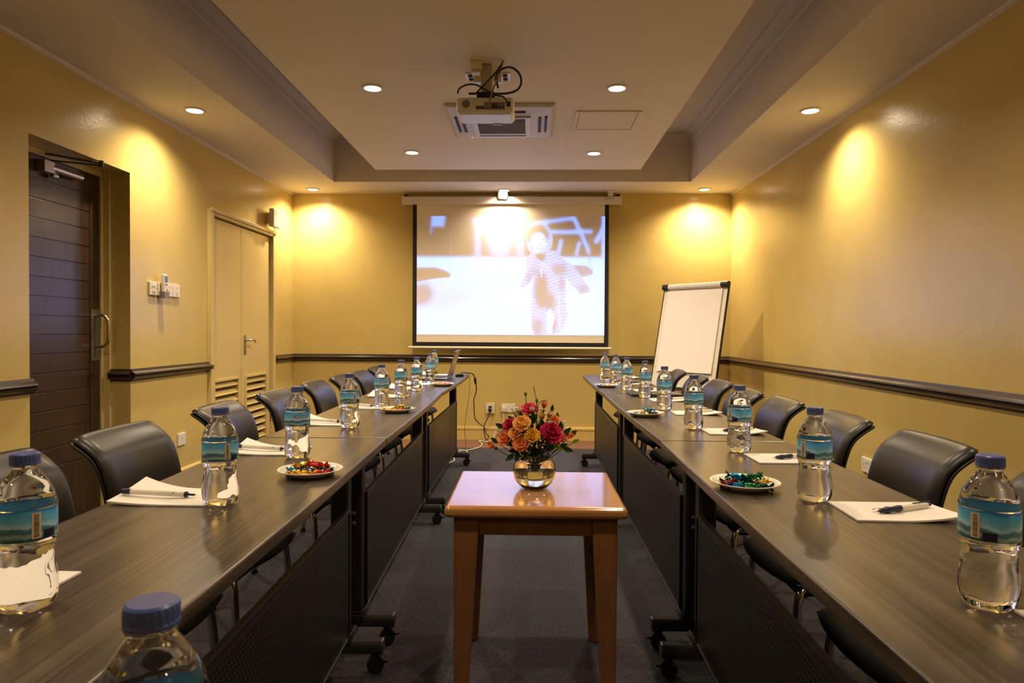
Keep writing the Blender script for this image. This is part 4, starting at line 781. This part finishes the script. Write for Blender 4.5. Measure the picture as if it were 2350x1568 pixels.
for i, (x, y, z, lb) in enumerate([(-.062, .02, .248, 'cluster of tiny cream blossoms at the upper left'), (.019, .03, .250, 'cluster of tiny cream blossoms near the top right bud'), (.088, .01, .207, 'cluster of tiny cream blossoms at the right'), (-.024, -.062, .150, 'tiny cream blossoms over the front vase rim, left'), (.021, -.06, .160, 'tiny cream blossoms over the front vase rim, right'), (-.054, .03, .268, 'single sprig of tiny cream blossoms by the socket')]):
    r = thing('blossom_sprig', lb, 'flower', (VX, VY, ZTB), group='tiny filler blossoms'); rr = random.Random(i + 40); root = Vector((x * .25, y * .25, .09)); nb = 4 if i == 5 else 15; tips = []
    for k in range(nb): tips.append(Vector((x + rr.uniform(-.019, .019), y + rr.uniform(-.012, .012), z + rr.uniform(-.017, .017))))
    bm = NB(); hub = root.lerp(Vector((x, y, z)), .6)
    tube(bm, [root, hub], .0011, 5)
    for t in tips: tube(bm, [hub, hub.lerp(t, .5) + Vector((0, 0, .004)), t], .0006, 4)
    obj('twigs', bm, M['stem'], r)
    bm = NB()
    for t in tips: ell(bm, t, rr.uniform(.0022, .0038), seg=8, n=5)
    tag(obj('blossoms', bm, PM['white'], r, smooth=True), kind='stuff')
for nm, pts, lb in (('twig', [(.0, 0, .10), (.006, 0, .27), (.0, 0, .315), (-.004, 0, .338)], 'thin bare twig rising highest above the bouquet'), ('twig', [(.004, 0, .10), (.010, 0, .26), (.018, 0, .285), (.042, 0, .291)], 'curved thin tendril bending right at the bouquet top')):
    bm = NB(); tube(bm, [Vector(p) + Vector((VX, VY, ZTB)) for p in sm(pts, 6)], .0013, 6); tag(obj(nm, bm, M['stem'], smooth=True), lb, 'foliage')
# ------------------------------------------------------------------ flip chart
r = thing('flip_chart_easel', 'white flip chart easel standing in the far right corner', 'easel', (1.331, 6.105, 0), -.867); LA = .212
bd = lambda x, s, o=0: Vector((x, s * math.sin(LA) + o * -math.cos(LA), .63 + s * math.cos(LA) + o * -math.sin(LA) * -1 * -1))
TB = Matrix.Translation((0, 0, .63)) @ Matrix.Rotation(-LA, 4, 'X')
bm = NB(); box(bm, -.342, .342, 0, .014, 0, .95, M=TB); obj('board', bm, M['board'], r)
bm = NB()
for q in ((-.35, -.342, -.004, .018, -.01, .955), (.342, .35, -.004, .018, -.01, .955), (-.342, .342, -.004, .018, -.016, 0)): box(bm, *q, M=TB)
obj('frame', bm, M['plast'], r)
bm = NB(); box(bm, -.34, .34, -.05, -.004, -.03, -.012, M=TB); obj('pen_tray', bm, M['plast'], r, bevel=.003)
bm = NB(); tube(bm, [TB @ Vector((-.285, -.012, .928)), TB @ Vector((.285, -.012, .928))], .026, 18); obj('clamp_bar', bm, M['white'], r, smooth=False)
for s in (-1, 1):
    bm = NB(); tube(bm, [TB @ Vector((s * .285, -.012, .928)), TB @ Vector((s * .352, -.012, .928))], .028, 18); obj('end_cap', bm, M['plast'], r)
    bm = NB(); tube(bm, [TB @ Vector((s * .30, .03, .90)), TB @ Vector((s * .32, .02, -.655))], .014, 10); obj('leg', bm, M['steel'], r)
bm = NB(); tube(bm, [TB @ Vector((0, .03, .88)), Vector((0, .42, .012))], .014, 10); obj('leg', bm, M['steel'], r)
r = thing('flip_chart_pad', 'blank white flip chart pad clamped on the easel', 'paper pad', (1.331, 6.105, 0), -.867)
bm = NB(); nx_, nz_ = 6, 16
def fp(x, s, th): return TB @ Vector((x, -.004 - th - (.012 * max(0, (.35 - s) / .35) ** 2), s))
A = [[bm.verts.new(fp(-.292 + .59 * i / nx_, .135 + .755 * j / nz_, .010)) for j in range(nz_ + 1)] for i in range(nx_ + 1)]; B = [[bm.verts.new(fp(-.292 + .59 * i / nx_, .135 + .755 * j / nz_, .001)) for j in range(nz_ + 1)] for i in range(nx_ + 1)]
for i in range(nx_):
    for j in range(nz_): bm.faces.new([A[i][j], A[i + 1][j], A[i + 1][j + 1], A[i][j + 1]]); bm.faces.new([B[i][j], B[i][j + 1], B[i + 1][j + 1], B[i + 1][j]])
    bm.faces.new([A[i][0], B[i][0], B[i + 1][0], A[i + 1][0]]); bm.faces.new([A[i][nz_], A[i + 1][nz_], B[i + 1][nz_], B[i][nz_]])
for j in range(nz_): bm.faces.new([A[0][j], A[0][j + 1], B[0][j + 1], B[0][j]]); bm.faces.new([A[nx_][j], B[nx_][j], B[nx_][j + 1], A[nx_][j + 1]])
obj('sheets', bm, M['paper'], r)
# ------------------------------------------------------------------ laptop and cables
r = thing('laptop', 'open silver laptop seen edge-on at the end of left tables', 'laptop', (-.72, 5.19, T), 0)
bm = NB(); box(bm, -.11, .10, -.155, .155, .004, .017); bs = obj('base', bm, M['silver'], r, bevel=.004)
bm = NB(); box(bm, -.02, .08, -.135, .135, .017, .0185); kb = obj('keyboard', bm, M['keys'], bs)
bm = NB()
for i in range(5):
    for j in range(13): box(bm, -.016 + i * .0195, 0 + i * .0195, -.132 + j * .0204, -.115 + j * .0204, .0185, .0197)
obj('keycaps', bm, M['keys'], kb)
TLp = Matrix.Translation((.098, 0, .014)) @ Matrix.Rotation(.28, 4, 'Y')
bm = NB(); box(bm, -.003, .004, -.155, .155, 0, .212, M=TLp); lid = obj('lid', bm, M['silver'], r, bevel=.002)
bm = NB(); box(bm, -.0036, -.0029, -.145, .145, .012, .205, M=TLp); obj('display', bm, M['dark'], lid)
bm = NB(); lathe(bm, [(0, 0), (.017, 0), (.017, .0006), (0, .0006)], 24, M=TLp @ Matrix.Translation((.0039, 0, .112)) @ Matrix.Rotation(PI / 2, 4, 'Y')); obj('white_disc', bm, M['wht'], lid)  # small white disc on the back of the lid
for y in (-.13, .13):
    bm = NB(); cyl(bm, (-.09, y, 0), (-.09, y, .004), .006, seg=10); cyl(bm, (.08, y, 0), (.08, y, .004), .006, seg=10); obj('rubber_foot', bm, M['plast'], bs)
bm = NB(); box(bm, -.03, .03, -.04, .04, 0, .022); tag(obj('video_adapter', bm, M['plast'], loc=(-.575, 5.46, T + .0005), bevel=.004), 'small black adapter block on table right of the laptop', 'adapter')
cable('laptop_cable', [(-.60, 5.40, T + .012), (-.57, 5.55, T + .026), (-.535, 5.66, T + .018), (-.515, 5.74, T + .012), (-.49, 5.79, T - .01), (-.475, 5.83, .69), (-.475, 5.86, .60), (-.505, 6.0, .52), (-.52, 6.2, .42), (-.53, 6.4, .31), (-.50, 6.5, .24), (-.46, 6.7, .17), (-.455, 6.85, .09), (-.43, 6.93, .05), (-.455, 6.95, .008), (-.475, 6.955, .06), (-.48, 6.96, .15), (-.44, 6.965, .24), (-.425, 6.965, .29)], .0055, M['blackcable'], 'black laptop power cable running from table to the small wall socket')
bm = NB(); tube(bm, [(-.481, 5.80, .722), (-.476, 5.815, .67)], [.011, .009], 10); tag(obj('cable_ferrite', bm, M['plast']), 'black lump on the laptop cable below the table edge', 'cable')
cable('thin_cable', [(-.60, 5.52, T + .006), (-.55, 5.70, T + .010), (-.53, 5.80, T - .01), (-.532, 5.85, .60), (-.55, 5.88, .47), (-.575, 5.9, .29), (-.575, 6.0, .12), (-.60, 6.35, .012), (-.62, 6.55, .006)], .0025, M['greycable'], 'thin grey cable hanging straight from the table end')
cable('white_extension_cable', [(-.385, 6.93, .007), (-.45, 6.85, .007), (-.50, 6.90, .007), (-.525, 6.88, .007), (-.48, 6.70, .007), (-.50, 6.50, .007), (-.60, 6.34, .007), (-.70, 6.25, .007), (-.735, 6.15, .007), (-.66, 6.09, .007), (-.585, 6.16, .016), (-.60, 6.26, .018), (-.69, 6.30, .018), (-.74, 6.2, .018), (-.70, 6.05, .010), (-.66, 5.85, .007), (-.70, 5.7, .007)], .006, M['whitecable'], 'white cable coiled on the carpet below the back wall')
# ------------------------------------------------------------------ sockets, switches, wall fittings
r = thing('single_socket', 'small square wall socket with black plug, left one on back wall', 'socket', (-.421, YB, .325))
bm = NB(); box(bm, -.045, .045, -.022, 0, -.052, .052); obj('plate', bm, M['cream'], r, bevel=.003)
bm = NB(); box(bm, -.028, .028, -.0235, -.0215, -.03, .036); ins = obj('insert', bm, M['white'], r)
bm = NB(); box(bm, -.018, .018, -.0245, -.023, .008, .026); obj('slot', bm, M['dark'], ins)
bm = NB(); box(bm, -.018, .016, -.055, -.0236, -.022, .004); tube(bm, [(-.004, -.045, -.015), (-.004, -.045, -.045)], [.010, .006], 8); tag(obj('plug', bm, M['plast'], loc=(-.421, YB, .325), bevel=.004), 'black plug pushed into the small wall socket', 'plug')
def double_socket(loc, rz, label):
    r = thing('double_socket', label, 'socket', loc, rz, None)
    bm = NB(); box(bm, -.073, .073, -.012, 0, -.044, .044); p = obj('plate', bm, M['white'], r, bevel=.003)
    for sx in (-1, 1):
        bm = NB(); box(bm, sx * .012 - .006, sx * .012 + .006, -.0155, -.0118, .012, .032); obj('rocker_switch', bm, M['white'], r, bevel=.001)
        for dx, dz, a, b in ((0, .004, .002, .005), (-.011, -.017, .004, .0018), (.011, -.017, .004, .0018)):
            bm = NB(); box(bm, sx * .042 + dx - a, sx * .042 + dx + a, -.0126, -.0115, dz - b, dz + b); obj('pin_hole', bm, M['dark'], p)
    return r
double_socket((-.236, YB, .330), 0, 'white double socket on the back wall behind the flowers'); double_socket((XR, 4.128, .330), -PI / 2, 'white double socket on the right wall behind the chairs')
bm = NB(); box(bm, -.024, .024, -.045, -.0165, -.034, .016); tag(obj('plug', bm, M['cream'], loc=(-.278, YB, .330), bevel=.006), 'cream plug in the double socket on back wall', 'plug')
cable('plug_cable', [(-.278, 6.985, .30), (-.283, 6.975, .2), (-.297, 6.97, .12), (-.31, 6.96, .03), (-.345, 6.94, .008), (-.385, 6.93, .007)], .005, M['whitecable'], 'white cable hanging from the cream plug')
r = thing('wall_socket', 'pale socket low on left wall, mostly behind a chair', 'socket', (XL, 4.755, .345), PI / 2)
bm = NB(); box(bm, -.05, .05, -.012, 0, -.043, .043); obj('plate', bm, M['white'], r, bevel=.003)
bm = NB(); box(bm, -.006, .006, -.0155, -.0118, .01, .03); obj('rocker_switch', bm, M['white'], r)
def plate(name, y, label, cat='switch', m='white', w=.043):
    r = thing(name, label, cat, (XL, y, 1.388), PI / 2)      # local x -> +y of the room, local -y -> +x
    bm = NB(); box(bm, -w, w, -.016, 0, -.044, .044); obj('plate', bm, M[m], r, bevel=.004); return r
r = plate('light_switch', 4.387, 'white four rocker light switch beside the dark door')
for sx in (-1, 1):
    for sz in (-1, 1):
        bm = NB(); box(bm, sx * .012 - .0085, sx * .012 + .0085, -.021, -.016, sz * .016 - .009, sz * .016 + .009); obj('rocker', bm, M['cream'], r, bevel=.002)
    bm = NB(); cyl(bm, (sx * .033, -.016, 0), (sx * .033, -.0168, 0), .003, seg=8); obj('screw', bm, M['dark'], r)
r = plate('blank_plate', 4.484, 'plain cream wall plate behind the remote control', 'wall plate', 'cream')
for y, lb in ((4.578, 'isolator switch with red light directly right of remote control'), (4.676, 'rightmost isolator switch with red light on left wall')):
    r = plate('isolator_switch', y, lb)
    bm = NB(); box(bm, -.006, .006, -.021, -.016, -.02, .002); obj('rocker', bm, M['cream'], r, bevel=.002)
    bm = NB(); box(bm, -.006, .006, -.0185, -.016, .018, .029); obj('indicator', bm, M['led'], r)
r = thing('remote_holder', 'small grey wire holder on wall carrying the remote control', 'holder', (XL, 4.478, 1.36), PI / 2)
bm = NB(); box(bm, -.026, .026, -.05, -.0165, -.03, -.026); box(bm, -.026, .026, -.0525, -.050, -.03, .012); box(bm, -.028, -.026, -.0525, -.0165, -.03, .012); box(bm, .026, .028, -.0525, -.0165, -.03, .012); obj('cradle', bm, M['grey'], r)
r = thing('remote_control', 'white air conditioner remote with blue display on left wall', 'remote control', (XL, 4.478, 1.36), PI / 2)
bm = NB(); box(bm, -.023, .023, -.049, -.027, -.025, .128); b_ = obj('case', bm, M['white'], r, bevel=.006)
bm = NB(); box(bm, -.017, .017, -.0497, -.0487, .075, .115); obj('display', bm, M['lcd'], r)
for x, z, m_ in ((-.01, .06, 'ink'), (.01, .06, 'ink'), (0, .04, 'cream'), (.01, .022, 'ink'), (0, .0, 'cream')):
    bm = NB(); box(bm, x - .005, x + .005, -.0505, -.0488, z - .004, z + .004); obj('button', bm, M[m_], r)
r = thing('wall_box', 'white wall mounted box above the right end of louvred doors', 'box', (XL, 6.36, 2.165), PI / 2)
bm = NB(); prism(bm, [(-.085, -.085), (.075, -.085), (.095, -.07), (.095, .085), (-.085, .085)], 'y', -.085, -.04); obj('housing', bm, M['white'], r, bevel=.008)
bm = NB(); box(bm, -.05, .05, -.04, 0, -.05, .05); obj('bracket', bm, M['cream'], r)
cable('box_cable', [(-2.43, 6.36, 2.085), (-2.425, 6.38, 2.06), (-2.43, 6.40, 2.03), (-2.447, 6.39, 2.00), (-2.452, 6.375, 1.985)], .003, M['blackcable'], 'short black cable under the white wall box')
# ------------------------------------------------------------------ camera, world, view
cam = bpy.data.cameras.new('camera'); co_ = bpy.data.objects.new('camera', cam); COL.objects.link(co_); S.camera = co_
FPX = 1567.; yaw, pitch, roll = 45 / FPX, -24.5 / FPX, .0057
fw = Vector((-math.sin(yaw) * math.cos(pitch), math.cos(yaw) * math.cos(pitch), math.sin(pitch))); r0 = Vector((math.cos(yaw), math.sin(yaw), 0)); u0 = r0.cross(fw)
rt = r0 * math.cos(roll) + u0 * math.sin(roll); up = rt.cross(fw)
mw = Matrix((rt, up, -fw)).transposed().to_4x4(); mw.translation = (0, 0, 1.125); co_.matrix_world = mw
cam.sensor_width = 36; cam.sensor_fit = 'HORIZONTAL'; cam.lens = 36 * FPX / 2350; cam.clip_start = .02
cam.dof.use_dof = True; cam.dof.focus_distance = 2.3; cam.dof.aperture_fstop = 14
w = bpy.data.worlds.new('world'); S.world = w; w.use_nodes = True; w.node_tree.nodes['Background'].inputs[0].default_value = (.0, .0, .0, 1)
S.view_settings.view_transform = 'Standard'; S.view_settings.look = 'None'; S.view_settings.gamma = 1; S.view_settings.use_curve_mapping = False
S.view_settings.exposure = 0.0
S.cycles.use_denoising = True; S.cycles.max_bounces = 14; S.cycles.transmission_bounces = 14; S.cycles.transparent_max_bounces = 16; S.cycles.sample_clamp_indirect = 6; S.cycles.diffuse_bounces = 6; S.cycles.glossy_bounces = 5
